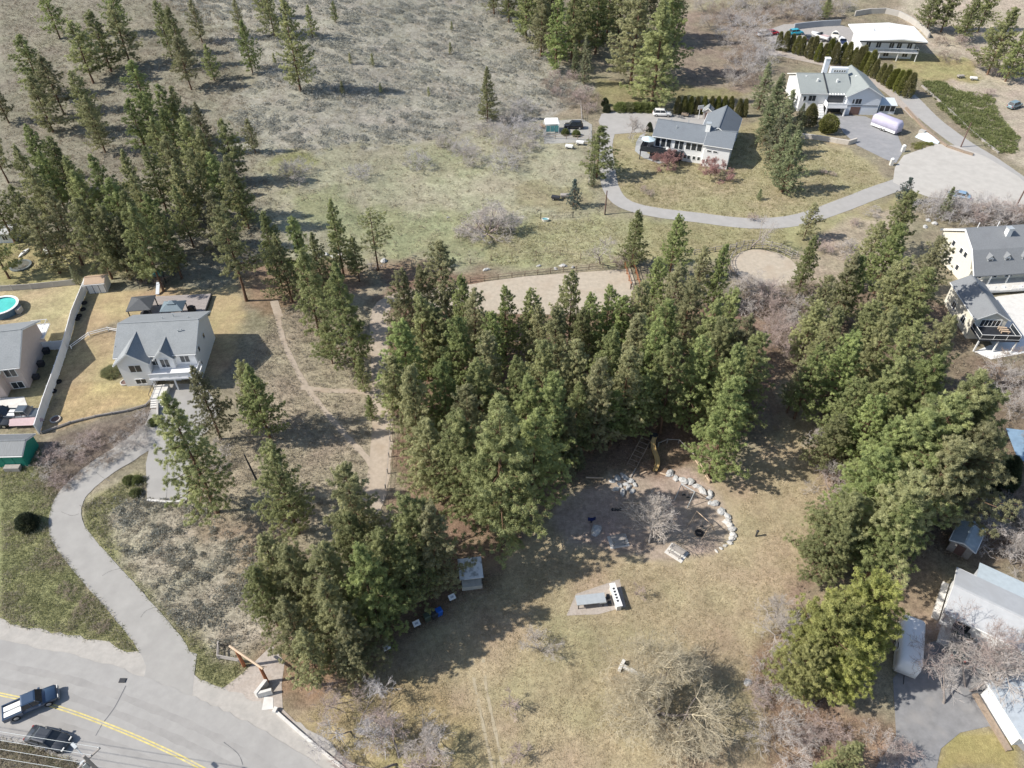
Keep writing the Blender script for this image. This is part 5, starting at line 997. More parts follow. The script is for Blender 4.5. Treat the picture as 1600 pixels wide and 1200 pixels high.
p = G(1450, 218); tp = thing('tarp_pile', 'white and blue tarp over a small boat beside the lane', 'tarp', p, R(-50)); MB().loft([[(-2.8, -1.2, 0), (-2.8, 1.2, 0), (-2.8, .2, .5)], [(-.8, -1.5, 0), (-.8, 1.5, 0), (-.8, .1, 1.5)], [(1.2, -1.4, 0), (1.2, 1.4, 0), (1.2, -.2, 1.1)], [(2.8, -.6, 0), (2.8, .6, 0), (2.8, 0, .4)]]).build('tarp', mat('striped_tarp', (.60,.67,.72), .7, .15, 1.5, bump=.4), tp); MB().box(-3.4, -2.0, 1.4, 2.6, 0, .9).build('crate', M_conc, tp)

# ------------------------------------------------------------------ fences, walls, poles
def fence_line(px, label, m, h=1.2, step=2.6, rails=(.55, 1.05), r=.05, name='rail_fence', group=None, world=None, post=.07, closed=False):
    P = world or GP(px); t = thing(name, label, 'fence', (P[0][0], P[0][1], tz(*P[0])), 0, group); o = np.array([P[0][0], P[0][1], tz(*P[0])]); pts = []
    for a, b in zip(P, P[1:]):
        n = max(1, round(math.hypot(b[0]-a[0], b[1]-a[1])/step)); pts += [(a[0]+(b[0]-a[0])*i/n, a[1]+(b[1]-a[1])*i/n) for i in range(n)]
    pts.append(P[-1]); W3 = [np.array([x, y, tz(x, y)])-o for x, y in pts]
    for q in W3: MB().box(q[0]-post, q[0]+post, q[1]-post, q[1]+post, q[2]-.3, q[2]+h*random.uniform(.95, 1.05)).build('post', m, t)
    for a, b in zip(W3, W3[1:]):
        for z in rails: MB().cyl((a[0], a[1], a[2]+z+random.uniform(-.03, .03)), (b[0], b[1], b[2]+z+random.uniform(-.03, .03)), r, n=5).build('rail', m, t)
    return t
fence_line([(612,462),(650,456),(700,449),(735,441),(800,434),(860,427),(920,421),(985,415)], 'wooden rail fence along the far side of the riding arena', M_wood)
fence_line([(976,418),(986,450)], 'short wooden rail fence closing the arena end', M_redwood, 1.3); fence_line([(990,417),(999,448)], 'second short wooden rail fence beside the arena end', M_redwood, 1.3); fence_line([(985,452),(1000,449)], 'low rail gate between the two short arena fences', M_dark, 1.2, 1.2)
for rr, lab in ((6.6, 'curved wooden rail fence around the round pen'), (8.0, 'outer curved rail fence around the round pen')):
    fence_line(None, lab, M_greywood, 1.3, 2.2, world=[(oc[0]+rr*math.cos(a), oc[1]+rr*math.sin(a)) for a in np.linspace(.15*math.pi, 1.12*math.pi, 14)])
fence_line([(1150,388),(1100,396),(1070,400)], 'pale rail fence running from the round pen to the grove', M_greywood, 1.2)
fence_line([(735,412),(800,402),(875,398),(940,410)], 'thin wire fence along the lower meadow edge', M_wood, 1.2, 5, (.9,), .015, 'wire_fence')
fence_line([(800,343),(845,342),(895,340),(945,336)], 'thin wire fence below the meadow parking', M_dark, 1.4, 6, (.6, 1.2), .012, 'wire_fence')
fence_line([(612,600),(611,640),(610,690),(606,740),(600,790)], 'thin wire fence along the dirt track', M_greywood, 1.1, 3.5, (.5, 1.0), .018, 'wire_fence')
fence_line([(850,216),(920,219)], 'low board fence below the parked black car', M_wood, .9, 2.5); fence_line([(907,166),(909,190)], 'pale board fence behind the parked black car', M_greywood, 1.5, 2, (.4, .9, 1.4))
fence_line([(921,205),(922,222),(920,290)], 'pale picket fence beside the thin brownish conifer', M_greywood, 1.1, 2.5); fence_line([(1205,95),(1245,100)], 'board fence of the vegetable plot beside the long house', M_wood, 1, 2.5)
fence_line([(344,1010),(343,1030),(376,1036)], 'low log fence beside the red park gate', M_greywood, 1.0, 2.2, (.5, .95), .09, post=.1)
# white vinyl fence: panels and posts are parts
def panel_fence(P, h, label, m, seg=2.4, name='vinyl_fence'):
    t = thing(name, label, 'fence', (P[0][0], P[0][1], tz(*P[0]))); o = (P[0][0], P[0][1], tz(*P[0])); pts = []
    for a, b in zip(P, P[1:]):
        n = max(1, round(math.hypot(b[0]-a[0], b[1]-a[1])/seg)); pts += [(a[0]+(b[0]-a[0])*i/n, a[1]+(b[1]-a[1])*i/n) for i in range(n)]
    pts.append(P[-1])
    for i, (x, y) in enumerate(pts):
        z = tz(x, y)-o[2]; x -= o[0]; y -= o[1]; MB().box(x-.075, x+.075, y-.075, y+.075, z-.3, z+h+.12).build('post', m, t)
        if i < len(pts)-1:
            x2, y2 = pts[i+1]; z2 = tz(x2, y2)-o[2]; x2 -= o[0]; y2 -= o[1]; d = np.array([x2-x, y2-y]); d = d/np.hypot(*d); nn = np.array([-d[1], d[0]])*.03
            a = np.array([x, y])+d*.08; b = np.array([x2, y2])-d*.08
            MB().slab([(a[0]-nn[0], a[1]-nn[1], z+h), (b[0]-nn[0], b[1]-nn[1], z2+h), (b[0]+nn[0], b[1]+nn[1], z2+h), (a[0]+nn[0], a[1]+nn[1], z+h)], h-.06).build('panel', m, t)
            nn2 = nn*1.6; MB().slab([(a[0]-nn2[0], a[1]-nn2[1], z+h+.06), (b[0]-nn2[0], b[1]-nn2[1], z2+h+.06), (b[0]+nn2[0], b[1]+nn2[1], z2+h+.06), (a[0]+nn2[0], a[1]+nn2[1], z+h+.06)], .1).build('top_rail', m, t)
    return t
panel_fence(GP([(138,450),(118,500),(106,545),(88,600),(62,678)]), 1.9, 'long white vinyl panel fence between the two yards', M_vinyl)
panel_fence(GP([(66,548),(106,545)]), 1.7, 'short white vinyl fence joining the beige house', M_vinyl)
panel_fence(GP([(-10,456),(50,452),(118,445)]), 1.1, 'low grey retaining fence across the neighbour lawn', M_conc, 3, 'retaining_fence')
fence_line([(112,545),(140,525),(170,517),(190,520)], 'low white rail fence beside the white house', M_vinyl, .8, 2.5, (.35, .7), .05, post=.06)
fence_line([(66,678),(110,662),(150,652),(200,643),(228,635),(244,618)], 'long timber-topped edging wall below the golden lawn', M_greywood, .45, 1.8, (.12, .35), .09, 'timber_edging', post=.09)
def kerb(px, w, h, m, label, name='concrete_wall', cat='wall', dz=0, n=5, seg=3):
    P = catmull(GP(px), n); o = (P[0][0], P[0][1], tz(*P[0])+dz); t = thing(name, label, cat, o); k = 0
    for i in range(0, len(P)-1, seg):
        a, b = P[i], P[min(i+seg, len(P)-1)]; d = (b-a)/np.hypot(*(b-a)); nn = np.array([-d[1], d[0]])*w/2; b = b-d*.015
        za, zb = tz(*a)-o[2], tz(*b)-o[2]
        MB().slab([(a[0]-nn[0]-o[0], a[1]-nn[1]-o[1], za+h), (b[0]-nn[0]-o[0], b[1]-nn[1]-o[1], zb+h), (b[0]+nn[0]-o[0], b[1]+nn[1]-o[1], zb+h), (a[0]+nn[0]-o[0], a[1]+nn[1]-o[1], za+h)], h+.3).build('section', m, t)
    return t
kerb([(431,1112),(460,1138),(500,1172),(550,1212)], .28, .3, M_white_conc, 'pale concrete kerb along the park lawn corner', 'kerb', 'kerb')
kerb([(402,1090),(419,1068)], .38, 1.1, M_white_conc, 'white concrete entrance wall at the red log gate', n=2); kerb([(405,1089),(427,1083)], .3, 1.0, M_white_conc, 'second white entrance wall beside the entry slab', n=2); kerb([(429,1115),(433,1107)], .4, .5, M_white_conc, 'small white concrete block at the entrance', n=2)
kerb([(231,783),(262,786),(290,785)], .3, .35, M_white_conc, 'low white wall at the edge of the parking pad', n=2, seg=2); kerb([(248,610),(249,640),(246,660)], .25, .6, M_conc, 'low concrete wall beside the parking ramp', n=2)
kerb([(1240,215),(1270,217),(1300,222),(1325,226),(1337,222)], .45, 1.1, mat('tan_wall', (.58,.53,.47), .9, .1, 2), 'curved pale retaining wall below the clipped round shrub', 'garden_wall', n=4, seg=3)
kerb([(1415,170),(1435,192),(1455,212),(1480,230),(1520,243)], .6, .5, M_wood, 'dark timber retaining edge beside the upper lane', 'timber_edging'); kerb([(1440,135),(1480,170),(1520,208),(1560,240)], .4, .4, M_greywood, 'weathered timber edge under the juniper bank', 'timber_edging')
kerb([(1335,25),(1375,20),(1410,28),(1440,48),(1450,60)], .5, 1.6, M_conc, 'grey retaining wall behind the flat-roofed house', 'retaining_wall')
kerb([(1240,46),(1275,42),(1312,40)], .5, 1.8, mat('grey_block', (.33,.35,.37), .9, .1, 2), 'grey block wall behind the boats', 'retaining_wall')
for p, lab in (((1392,258), 'white gate pillar beside the green lawn'), ((1410,237), 'white gate pillar beside the low clipped hedge')):
    q = G(*p); t = thing('gate_pillar', lab, 'pillar', q); MB().box(-.35, .35, -.35, .35, -.2, 1.5).build('shaft', M_white_conc, t); MB().lathe((0, 0, 1.5), [(.42, 0), (.42, .12), (.1, .3)], 8).build('cap', M_trim, t)
def pole(px, py, h, label, arms=True, m=M_wood):
    q = G(px, py); t = thing('utility_pole', label, 'utility pole', q); MB().cyl((0, 0, -.5), (0, 0, h), .16, .11, 8).build('pole', m, t)
    if arms:
        MB().box(-1.2, 1.2, -.06, .06, h-.9, h-.76).build('crossarm', m, t)
        for x in (-1.1, -.5, .5, 1.1): MB().cyl((x, 0, h-.76), (x, 0, h-.55), .05, n=6).build('insulator', M_galv, t)
    return t
pole(1501, 230, 6.2, 'brown utility pole at the head of the turning circle', False, M_brown); pole(945, 335, 5.5, 'brown pole beside the garden lane bend', False, M_brown); pole(1588, 322, 7, 'brown utility pole at the lower rim of the turning circle', False, M_brown)
tp_ = G(130, 1181, 10.5); UP = thing('utility_pole', 'grey utility pole with crossarm and wires at the roadside', 'utility pole', (tp_[0], tp_[1], tz(*tp_[:2])), R(55))
MB().cyl((0, 0, -.5), (0, 0, 10.5), .19, .14, 10).build('pole', M_greywood, UP); MB().box(-1.3, 1.3, -.07, .07, 9.5, 9.65).build('crossarm', M_greywood, UP); MB().cyl((-.4, .3, 8.2), (-.4, .3, 9.2), .28, n=10).build('transformer', M_galv, UP)
for x in (-1.2, -.4, .4, 1.2): MB().cyl((x, 0, 9.65), (x, 0, 9.85), .05, n=6).build('insulator', M_trim, UP)
lm = MB().cyl((0, 0, 8.4), (0, 2.2, 9.2), .05, n=6).build('lamp_arm', M_galv, UP); MB().box(-.14, .14, 2.0, 2.7, 9.12, 9.28).build('lamp_head', M_galv, lm)
for i in range(4):
    a = np.array([tp_[0]+(-1.2+.8*i)*math.cos(R(55)), tp_[1]+(-1.2+.8*i)*math.sin(R(55)), 9.85]); e = a+np.array([-46, 7, .3]); sg = []
    for k in range(10):
        q0 = a+(e-a)*k/10; q1 = a+(e-a)*(k+1)/10; q0[2] -= 4*.5*(k/10)*(1-k/10); q1[2] -= 4*.5*((k+1)/10)*(1-(k+1)/10); sg.append([*q0, *q1, .022, .022])
    tag(link('power_line', np_mesh('power_line', *tubes(sg, 4), M_galv)), 'overhead wire strung along the road from the grey utility pole', 'wire', 'overhead wires along the road')
q = G(300, 1165); SLt = G(300, 1158); 

# ------------------------------------------------------------------ the park
def rock(px, py, r_, label, group, m=M_rock, zk=.62):
    p = G(px, py); rr = np.random.default_rng(int(px*7+py)); b = MB(); n = 7; rings = []; ex = rr.uniform(.65, 1.35)
    for k, (f, z) in enumerate(((.86, -.25), (1.0, .18), (.86, .55), (.48, .86))):
        rings.append([(r_*f*ex*rr.uniform(.66, 1.22)*math.cos(i*6.283/n+k*.2), r_*f/ex*rr.uniform(.66, 1.22)*.9*math.sin(i*6.283/n+k*.2), r_*(z+rr.uniform(-.08, .08))*zk*1.25) for i in range(n)])
    b.loft(rings); o = b.build('boulder', m); o.location = p; o.rotation_euler = (0, 0, rr.uniform(0, 6)); return tag(o, label, 'boulder', group)
for x, y, r_ in [(1046,740,.95),(1056,748,.75),(1068,752,1.05),(1079,753,.95),(1089,760,.8),(1098,768,.95),(1110,772,.85),(1108,778,.6),(1117,787,.9),(1109,786,.5),(1126,800,.9),(1136,807,.8)]:
    rock(x, y, r_*.72, 'pale boulder in the upper curve of the playground edge', 'upper playground boulders')
for x, y, r_ in [(1136,815,.75),(1140,821,.7),(1143,828,.75),(1145,836,.7),(1143,842,.65),(1140,848,.55),(1133,853,.4),(1126,857,.35),(1119,861,.3)]:
    rock(x, y, r_*.8, 'whitish boulder in the sunlit lower curve of the playground edge', 'lower playground boulders', mat('white_boulder', (.56,.54,.50), .95, .2, 2.5, bump=.5))
for x, y, r_ in [(957,752,.6),(965,748,.8),(975,746,.9),(985,752,.8),(962,765,.7),(973,770,.8),(982,762,.7),(992,758,.6),(978,757,.6),(968,758,.6),(988,768,.6)]:
    rock(x, y, r_*.75, 'pale boulder in the rock pile below the climbing ladder', 'playground rock pile')
rock(931, 829, .9, 'single grey boulder beside the spring rider', None); rock(1168, 1067, .55, 'single pale boulder in the reddish litter beside the golden tree', None); rock(700, 340, .3, 'small stone in the green meadow', None)
for x, y in [(500,400),(510,398),(520,402),(530,396),(540,405),(600,408),(895,418),(868,420),(880,416),(842,416),(760,422),(1450,345),(1460,350),(1445,355)]: rock(x, y, random.uniform(.4, .8), 'rubble stone along the field edge above the arena', 'field edge stones')
# slide on the bank
a0 = np.array(G(1021, 700)); a1 = np.array(G(1023, 738)); SLD = thing('playground_slide', 'wavy yellow slide running down the bank into the sand', 'slide', tuple(a1)); P = []
for k in range(13):
    t = k/12; P.append(np.array([(a0[0]-a1[0])*t+.35*math.sin(t*6.0), (a0[1]-a1[1])*t, .25+2.0*t**1.1]))
bed = MB()
for s0, s1, z1 in ((-.28, .28, 0), (-.32, -.26, .22), (.26, .32, .22)):
    bed.loft([[(p[0]+s0, p[1], p[2]), (p[0]+s1, p[1], p[2]), (p[0]+s1, p[1], p[2]+.05+z1), (p[0]+s0, p[1], p[2]+.05+z1)] for p in P])
bed.build('chute', M_yslide, SLD, False); MB().box(P[-1][0]-.5, P[-1][0]+.5, P[-1][1], P[-1][1]+1.0, -.2, 2.2).build('platform', M_dark, SLD)
for s in (-.45, .45): MB().cyl((P[-1][0]+s, P[-1][1]+.1, 2.2), (P[-1][0]+s, P[-1][1]+.1, 3.0), .04, n=6).build('handrail', M_dark, SLD)
# climbing ladder
l0 = np.array(G(1016, 697)); l1 = np.array(G(993, 733)); LD = thing('climbing_ladder', 'dark log climbing ladder beside the yellow slide', 'ladder', tuple(l1)); v = l0-l1; v[2] = 1.6; sd = unit(np.array([-v[1], v[0], 0]))*.7
for s in (0, 1): MB().cyl(tuple(sd*2*s), tuple(v+sd*2*s), .055, n=6).build('side_rail', M_wood, LD)
for k in range(7): c0 = v*(k+.5)/7; MB().cyl(tuple(c0-sd*.15), tuple(c0+sd*2.15), .04, n=6).build('rung', M_wood, LD)
MB().cyl((0, 0, .1), (-.9, -1.6, .1), .12, n=6).build('foot_log', M_greywood, LD)
fence_line([(1028,698),(1042,692),(1060,693),(1070,703),(1082,715)], 'log rail along the top of the playground bank', M_greywood, .9, 2.5, (.8,), .07); fence_line([(1082,715),(1092,730),(1108,755)], 'double peeled-log rail down the right side of the bank', M_log, .8, 3.5, (.3, .75), .10)
for px_, lab in ((((915,747),(942,748)), 'peeled log lying above the rock pile'), (((973,786),(1000,787)), 'balance log in the playground sand'), (((1000,742),(1009,738)), 'short log step below the ladder'), (((1031,740),(1041,743)), 'short log beside the slide foot')):
    c0, c1 = G(*px_[0]), G(*px_[1]); t = thing('log', lab, 'log', c0); MB().cyl((0, 0, .15), (c1[0]-c0[0], c1[1]-c0[1], .15), .13, .11, 8).build('trunk', M_log, t); MB().cyl((c1[0]-c0[0]+.0, c1[1]-c0[1], .15), (c1[0]-c0[0]+.03, c1[1]-c0[1], .15), .10, n=8).build('cut_end', M_cream, t)
# swing frames
def swing(p0, p1, h, label, seats=2, m=M_galv, splay=1.2):
    c0, c1 = np.array(G(*p0)), np.array(G(*p1)); t = thing('swing_set', label, 'swing', tuple(c0)); v = c1-c0; v[2] = 0; d = unit(v); nn = np.array([-d[1], d[0], 0])*splay; up = np.array([0, 0, h])
    MB().cyl(tuple(up), tuple(v+up), .06, n=7).build('top_bar', m, t)
    for e in (np.zeros(3), v):
        for s in (-1, 1): MB().cyl(tuple(e+nn*s), tuple(e+up), .05, n=6).build('leg', m, t)
    for k in range(seats):
        c = v*(k+1)/(seats+1); s = MB().box(c[0]-.25, c[0]+.25, c[1]-.12, c[1]+.12, .5, .56).build('seat', M_dark, t)
        for q in (-.22, .22): MB().cyl((c[0]+q, c[1], .56), (c[0]+q, c[1], h), .012, n=4).build('chain', M_galv, s)
swing((1061,773), (1081,785), 2.3, 'steel A-frame swing set in the upper playground sand'); swing((1084,816), (1106,836), 2.4, 'peeled-log swing beam with tyre swing in the lower sand', 1, M_log)
p = G(1092, 834); ty = thing('tyre_swing', 'round black tyre lying in the sand under the swing beam', 'tyre', p); MB().lathe((0, 0, .1), [(.28, 0), (.55, 0), (.6, .1), (.55, .22), (.28, .22), (.28, 0)], 14).build('tread', M_rubber, ty)
p = G(924, 816); sr = thing('spring_rider', 'dark blue spring rider at the playground edge', 'spring rider', p); MB().cyl((0, 0, 0), (0, 0, .45), .12, n=8).build('spring', M_dark, sr); MB().loft([[(-.5, -.12, .5), (-.5, .12, .5), (-.5, .12, .95), (-.5, -.12, .95)], [(0, -.16, .45), (0, .16, .45), (0, .16, .75), (0, -.16, .75)], [(.5, -.08, .6), (.5, .08, .6), (.5, .08, 1.1), (.5, -.08, 1.1)]]).build('body', mat('deep_blue', (.02,.03,.12), .5, .1, 2), sr); MB().cyl((.3, -.3, .95), (.3, .3, .95), .03, n=5).build('handle', M_dark, sr)
for k in range(4): p = G(957+4*k, 797); tag(MB().lathe((0, 0, 0), [(.18, -.1), (.18, .25), (.05, .26)], 8).build('stump', M_dark), 'dark stepping stump in the playground sand', 'stump', 'stepping stumps').location = p
def picnic(px, py, rz, label):
    p = G(px, py); t = thing('picnic_table', label, 'picnic table', p, R(rz)); MB().box(-1.25, 1.25, -.95, .95, -.05, .07).build('pad', M_white_conc, t)
    for k in range(5): MB().box(-.95, .95, -.36+k*.145, -.23+k*.145, .74, .79).build('table_plank', M_greywood, t)
    for s in (-1, 1):
        MB().box(-.95, .95, s*.66-.13, s*.66+.13, .43, .48).build('bench', M_greywood, t)
        MB().cyl((s*.7, -.7, .07), (s*.7, -.1, .74), .04, n=5).build('leg', M_dark, t); MB().cyl((s*.7, .7, .07), (s*.7, .1, .74), .04, n=5).build('leg', M_dark, t)
picnic(966, 846, 10, 'grey picnic table on a white pad left of the pale playground tree'); picnic(1057, 864, -40, 'grey picnic table on a white pad at the lawn edge of the sand')
# barbecue shelter table and counter
p = G(923, 944); TB = thing('park_shelter', 'long pale metal-roofed table shelter on the gravel patch', 'shelter', p, R(7)); MB().box(-1.85, 1.7, -.6, .7, 1.05, 1.15).build('roof', M_galv, TB); MB().box(.9, 1.72, -.62, .1, .95, 1.04).build('side_tray', M_galv, TB); MB().box(-1.6, 1.4, -.35, .45, .68, .74).build('table_top', M_greywood, TB)
for x in (-1.6, 1.4):
    for y in (-.45, .55): MB().box(x-.05, x+.05, y-.05, y+.05, 0, 1.05).build('post', M_dark, TB)
for y in (-.55, .35): MB().box(2.05, 2.45, y, y+.5, 0, .5).build('stool', M_dark, TB)
c0, c1 = G(956, 922), G(966, 952); CT = thing('barbecue_counter', 'white concrete barbecue counter with round stools cut in top', 'counter', ((c0[0]+c1[0])/2, (c0[1]+c1[1])/2, 0), math.atan2(c1[1]-c0[1], c1[0]-c0[0])); MB().box(-1.5, 1.5, -.28, .28, 0, 1.05).build('body', M_white_conc, CT); MB().box(-1.6, 1.6, -.36, .36, 1.05, 1.15).build('top', M_trim, CT)
for k in range(5): MB().box(-.95+k*.42, -.7+k*.42, -.16, .1, 1.15, 1.18).build('grill', M_dark, CT)
# kiosk, boards, bins
p = G(737, 906); KS = thing('park_kiosk', 'small kiosk with patchy white roof under the pines', 'kiosk', p, R(8)); MB().slab([(-1.5, -1.3, 2.3), (1.4, -1.3, 2.3), (1.4, 1.4, 2.75), (-1.5, 1.4, 2.75)], .1).build('roof', mat('patchy_white_roof', (.70,.70,.70), .6, .1, 1, dirt=((.10,.11,.10), 1.4, .9)), KS); MB().box(-1.3, 1.2, -.2, 1.2, 0, 2.25).build('cabin', mat('kiosk_wall', (.50,.47,.42), .8, .1, 2), KS)
panel(KS, 'front_board', 'F', 0, -.2, .8, 2.2, 1.2, mat('navy_board', (.04,.07,.16), .6, .1, 2)); MB().box(-1.3, 1.2, -1.4, -.25, 0, .7).build('counter', mat('kiosk_counter', (.60,.56,.48), .8, .15, 2), KS)
for s in (-1.3, 1.2): MB().box(s-.05, s+.05, -1.15, -1.05, .7, 2.25).build('post', M_dark, KS)
for px_, py_, lab in ((707,940,'white sign board nearest the kiosk'), (652,981,'white sign board beside the blue bins'), (606,1018,'white sign board at the pine clump edge near the lawn')):
    p = G(px_, py_); t = thing('sign_board', lab, 'sign', p, R(28)); MB().slab([(-.42, -.3, .95), (.42, -.3, .95), (.42, .3, 1.2), (-.42, .3, 1.2)], .05).build('panel', M_trim, t); MB().slab([(-.2, -.12, 1.03), (.2, -.12, 1.03), (.2, .1, 1.125), (-.2, .1, 1.125)], .02).build('print', mat('grey_print', (.4,.43,.48), .7, .3, 6), t)
    for x in (-.3, .3): MB().box(x-.04, x+.04, -.05, .05, 0, 1.02).build('post', M_dark, t)
for px_, py_, m_, lab in ((686,960,M_bin,'blue litter bin beside the sign boards'), (679,964,M_dark,'black litter bin beside the blue one'), (668,968,mat('olive_plastic',(.08,.10,.07),.6,.1,2),'olive litter bin at the end of the bin row')):
    p = G(px_, py_); t = thing('litter_bin', lab, 'bin', p, R(30)); MB().loft([[(-.32, -.3, 0), (.32, -.3, 0), (.32, .3, 0), (-.32, .3, 0)], [(-.4, -.38, .95), (.4, -.38, .95), (.4, .38, .95), (-.4, .38, .95)]]).build('body', m_, t); MB().loft([[(-.43, -.41, .96), (.43, -.41, .96), (.43, .41, .96), (-.43, .41, .96)], [(-.35, -.3, 1.1), (.35, -.3, 1.1), (.35, .3, 1.1), (-.35, .3, 1.1)]]).build('lid', m_, t)
# red log gate
GT = thing('park_gate', 'red log entrance gate with long peeled crossbeam', 'gate', (0, 0, 0)); b0, b1 = np.array(G(382, 1041)), np.array(G(418, 1066)); GT.location = tuple(b0); v = b1-b0
for e in (np.zeros(3), v): MB().cyl(tuple(e), tuple(e+np.array([0, 0, 3.6])), .2, .17, 10).build('log_post', M_redwood, GT)
d_ = v/np.linalg.norm(v); MB().cyl(tuple(-d_*1.0+np.array([0, 0, 3.72])), tuple(v+d_*.5+np.array([0, 0, 3.72])), .15, .13, 8).build('crossbeam', M_log, GT); MB().cyl(tuple(v+np.array([-.5, .1, 3.45])), tuple(v+np.array([.7, .1, 3.45])), .05, n=6).build('brace', M_wood, GT)
# lawn bench under the golden tree, junk
p = G(985, 1050); BN = thing('memorial_bench', 'pale bench with concrete side pieces under the golden leafless tree', 'bench', p, R(-30)); MB().box(-.9, 1.6, -.25, .25, .38, .5).build('seat', M_white_conc, BN); MB().box(-1.3, -.95, -.6, .7, 0, .6).build('end_block', M_white_conc, BN); MB().box(-.8, -.6, -.2, .2, 0, .38).build('leg', M_conc, BN); MB().box(1.2, 1.4, -.2, .2, 0, .38).build('leg', M_conc, BN)
p = G(1181, 838); lb = thing('lamp_bollard', 'dark bollard on the open lawn right of the playground', 'bollard', p); MB().cyl((0, 0, 0), (0, 0, 1.0), .12, n=8).build('post', M_dark, lb); MB().lathe((0, 0, 1.0), [(.18, 0), (.18, .2), (.05, .28)], 8).build('cap', M_dark, lb)
# meadow canopy next to the black car
p = G(862, 205); CN = thing('canopy_tent', 'white canopy tent with turquoise glass front in the meadow', 'canopy', p, R(3))
for x in (-1.6, 1.6):
    for y in (-1.4, 1.4): MB().box(x-.06, x+.06, y-.06, y+.06, 0, 2.3).build('post', M_trim, CN)
MB().loft([[(-1.8, -1.2, 2.3), (1.8, -1.2, 2.3), (1.8, 1.7, 2.3), (-1.8, 1.7, 2.3)], [(-1.5, -.6, 2.9), (1.5, -.6, 2.9), (1.5, 1.3, 2.9), (-1.5, 1.3, 2.9)]]).build('roof', M_flat, CN)
for k in range(3): panel(CN, 'glass_panel', 'F', -1.05+k*1.05, -1.4, .5, .98, 1.5, M_teal)
MB().box(-1.6, 1.6, 1.3, 1.38, 0, 2.3).build('back_wall', M_trim, CN)
def junk(px, py, label, m, kind=0):
    p = G(px, py); t = thing('yard_cart', label, 'cart', p, R(random.uniform(-40, 40))); MB().box(-.9, .9, -.5, .5, .45, .85).build('tray', m, t); MB().cyl((.9, 0, .6), (1.7, 0, .9), .04, n=5).build('handle', M_dark, t); wheels(t, (-.4,), .58, .28)
junk(889, 232, 'white-topped farm cart in the meadow', M_trim); junk(906, 226, 'small cart loaded with white scrap near the picket fence', M_trim); junk(868, 312, 'dark garden cart near the blue spruce', M_dark); junk(882, 309, 'grey garden cart next to the blue spruce', M_greywood); junk(1500, 122, 'grey scrap cart on the dry ground above the juniper bank', M_greywood); junk(1520, 125, 'pale scrap cart on the dry ground near the old car', M_trim); junk(1070, 182, 'loaded brown handcart behind the white car', M_wood); junk(848, 200, 'rusty scrap cart beside the white canopy', M_wood)
p = G(852, 345); tr2 = thing('water_trough', 'white water trough on the grass below the wire fence', 'trough', p); MB().lathe((0, 0, 0), [(.4, 0), (.5, .5), (.44, .5), (.36, .1)], 12, 1.6, 1).build('tub', M_trim, tr2); MB().lathe((0, 0, .38), [(.02, 0), (.42, 0), (.42, .01)], 12, 1.6, 1).build('water', M_teal, tr2)
p = G(1092, 168); bh = thing('basketball_hoop', 'basketball hoop with white backboard behind the L-shaped house', 'basketball hoop', G(1091, 186), R(15)); MB().cyl((0, 0, 0), (0, 0, 3.4), .07, n=6).build('pole', M_trim, bh); MB().box(-.8, .8, -.35, -.28, 2.7, 3.7).build('backboard', M_trim, bh); MB().lathe((0, -.62, 2.85), [(.2, 0), (.24, 0), (.24, .03), (.2, .03)], 10).build('hoop', M_redwood, bh)
# yards on the left: pool, trampoline, swings, tyres
p = G(6, 486); PL = thing('above_ground_pool', 'round above-ground pool with turquoise water and blue rim wall', 'pool', p); MB().lathe((0, 0, 0), [(2.7, 0), (2.7, 1.2), (2.5, 1.25), (2.45, 1.0)], 28).build('wall', mat('pool_blue', (.10,.18,.26), .5, .25, 2), PL); MB().lathe((0, 0, 0), [(2.42, 1.2), (2.85, 1.22), (2.85, 1.3), (2.42, 1.3)], 28).build('rim', M_trim, PL); MB().lathe((0, 0, 1.02), [(.01, 0), (2.44, 0), (2.44, .01)], 28).build('water', mat('pool_water', (.10,.55,.50), .15, .15, .8, spec=.5), PL); MB().box(2.7, 3.3, -.9, .3, 0, .9).build('pump_box', M_conc, PL)
p = G(33, 416); TR = thing('trampoline', 'sunken round trampoline ring on the neighbour lawn', 'trampoline', p); MB().lathe((0, 0, .0), [(1.55, 0), (1.9, 0), (1.9, .3), (1.55, .3)], 22).build('rim_pad', mat('grey_pad', (.16,.18,.18), .8, .3, 2), TR); MB().lathe((0, 0, .2), [(.01, 0), (1.56, 0), (1.56, .01)], 22).build('mat', mat('tramp_mat', (.13,.13,.11), .9, .2, 2), TR)
p = G(38, 396); kb = thing('kayak', 'white kayak lying on the neighbour lawn', 'kayak', p, R(80)); MB().loft([[(-1.6, -.03, .1), (-1.6, .03, .1), (-1.6, .03, .2), (-1.6, -.03, .2)], [(-.6, -.3, .0), (-.6, .3, .0), (-.6, .25, .35), (-.6, -.25, .35)], [(.6, -.3, .0), (.6, .3, .0), (.6, .25, .35), (.6, -.25, .35)], [(1.6, -.03, .1), (1.6, .03, .1), (1.6, .03, .2), (1.6, -.03, .2)]]).build('hull', M_trim, kb); MB().lathe((0, 0, .34), [(.01, 0), (.2, 0), (.22, .03)], 8, 1.6, 1).build('cockpit', M_dark, kb)
for px_ in (((75,415),(110,408)), ((80,417),(108,414)), ((95,400),(112,412))): c0, c1 = G(*px_[0]), G(*px_[1]); tag(MB().cyl((0, 0, .12), (c1[0]-c0[0], c1[1]-c0[1], .12), .10, .07, 6).build('plank_pole', M_greywood), 'grey pole lying in the neighbour lawn woodpile', 'pole', 'poles on the neighbour lawn').location = c0
for px_, py_ in ((132,474),(130,484),(124,494),(121,499),(92,597),(84,612)): p = G(px_, py_); tag(MB().lathe((0, 0, 0), [(.25, 0), (.45, 0), (.5, .12), (.45, .25), (.25, .25), (.25, 0)], 14).build('tyre', M_rubber), 'black tyre lying along the foot of the white fence', 'tyre', 'tyres along the white fence').location = p
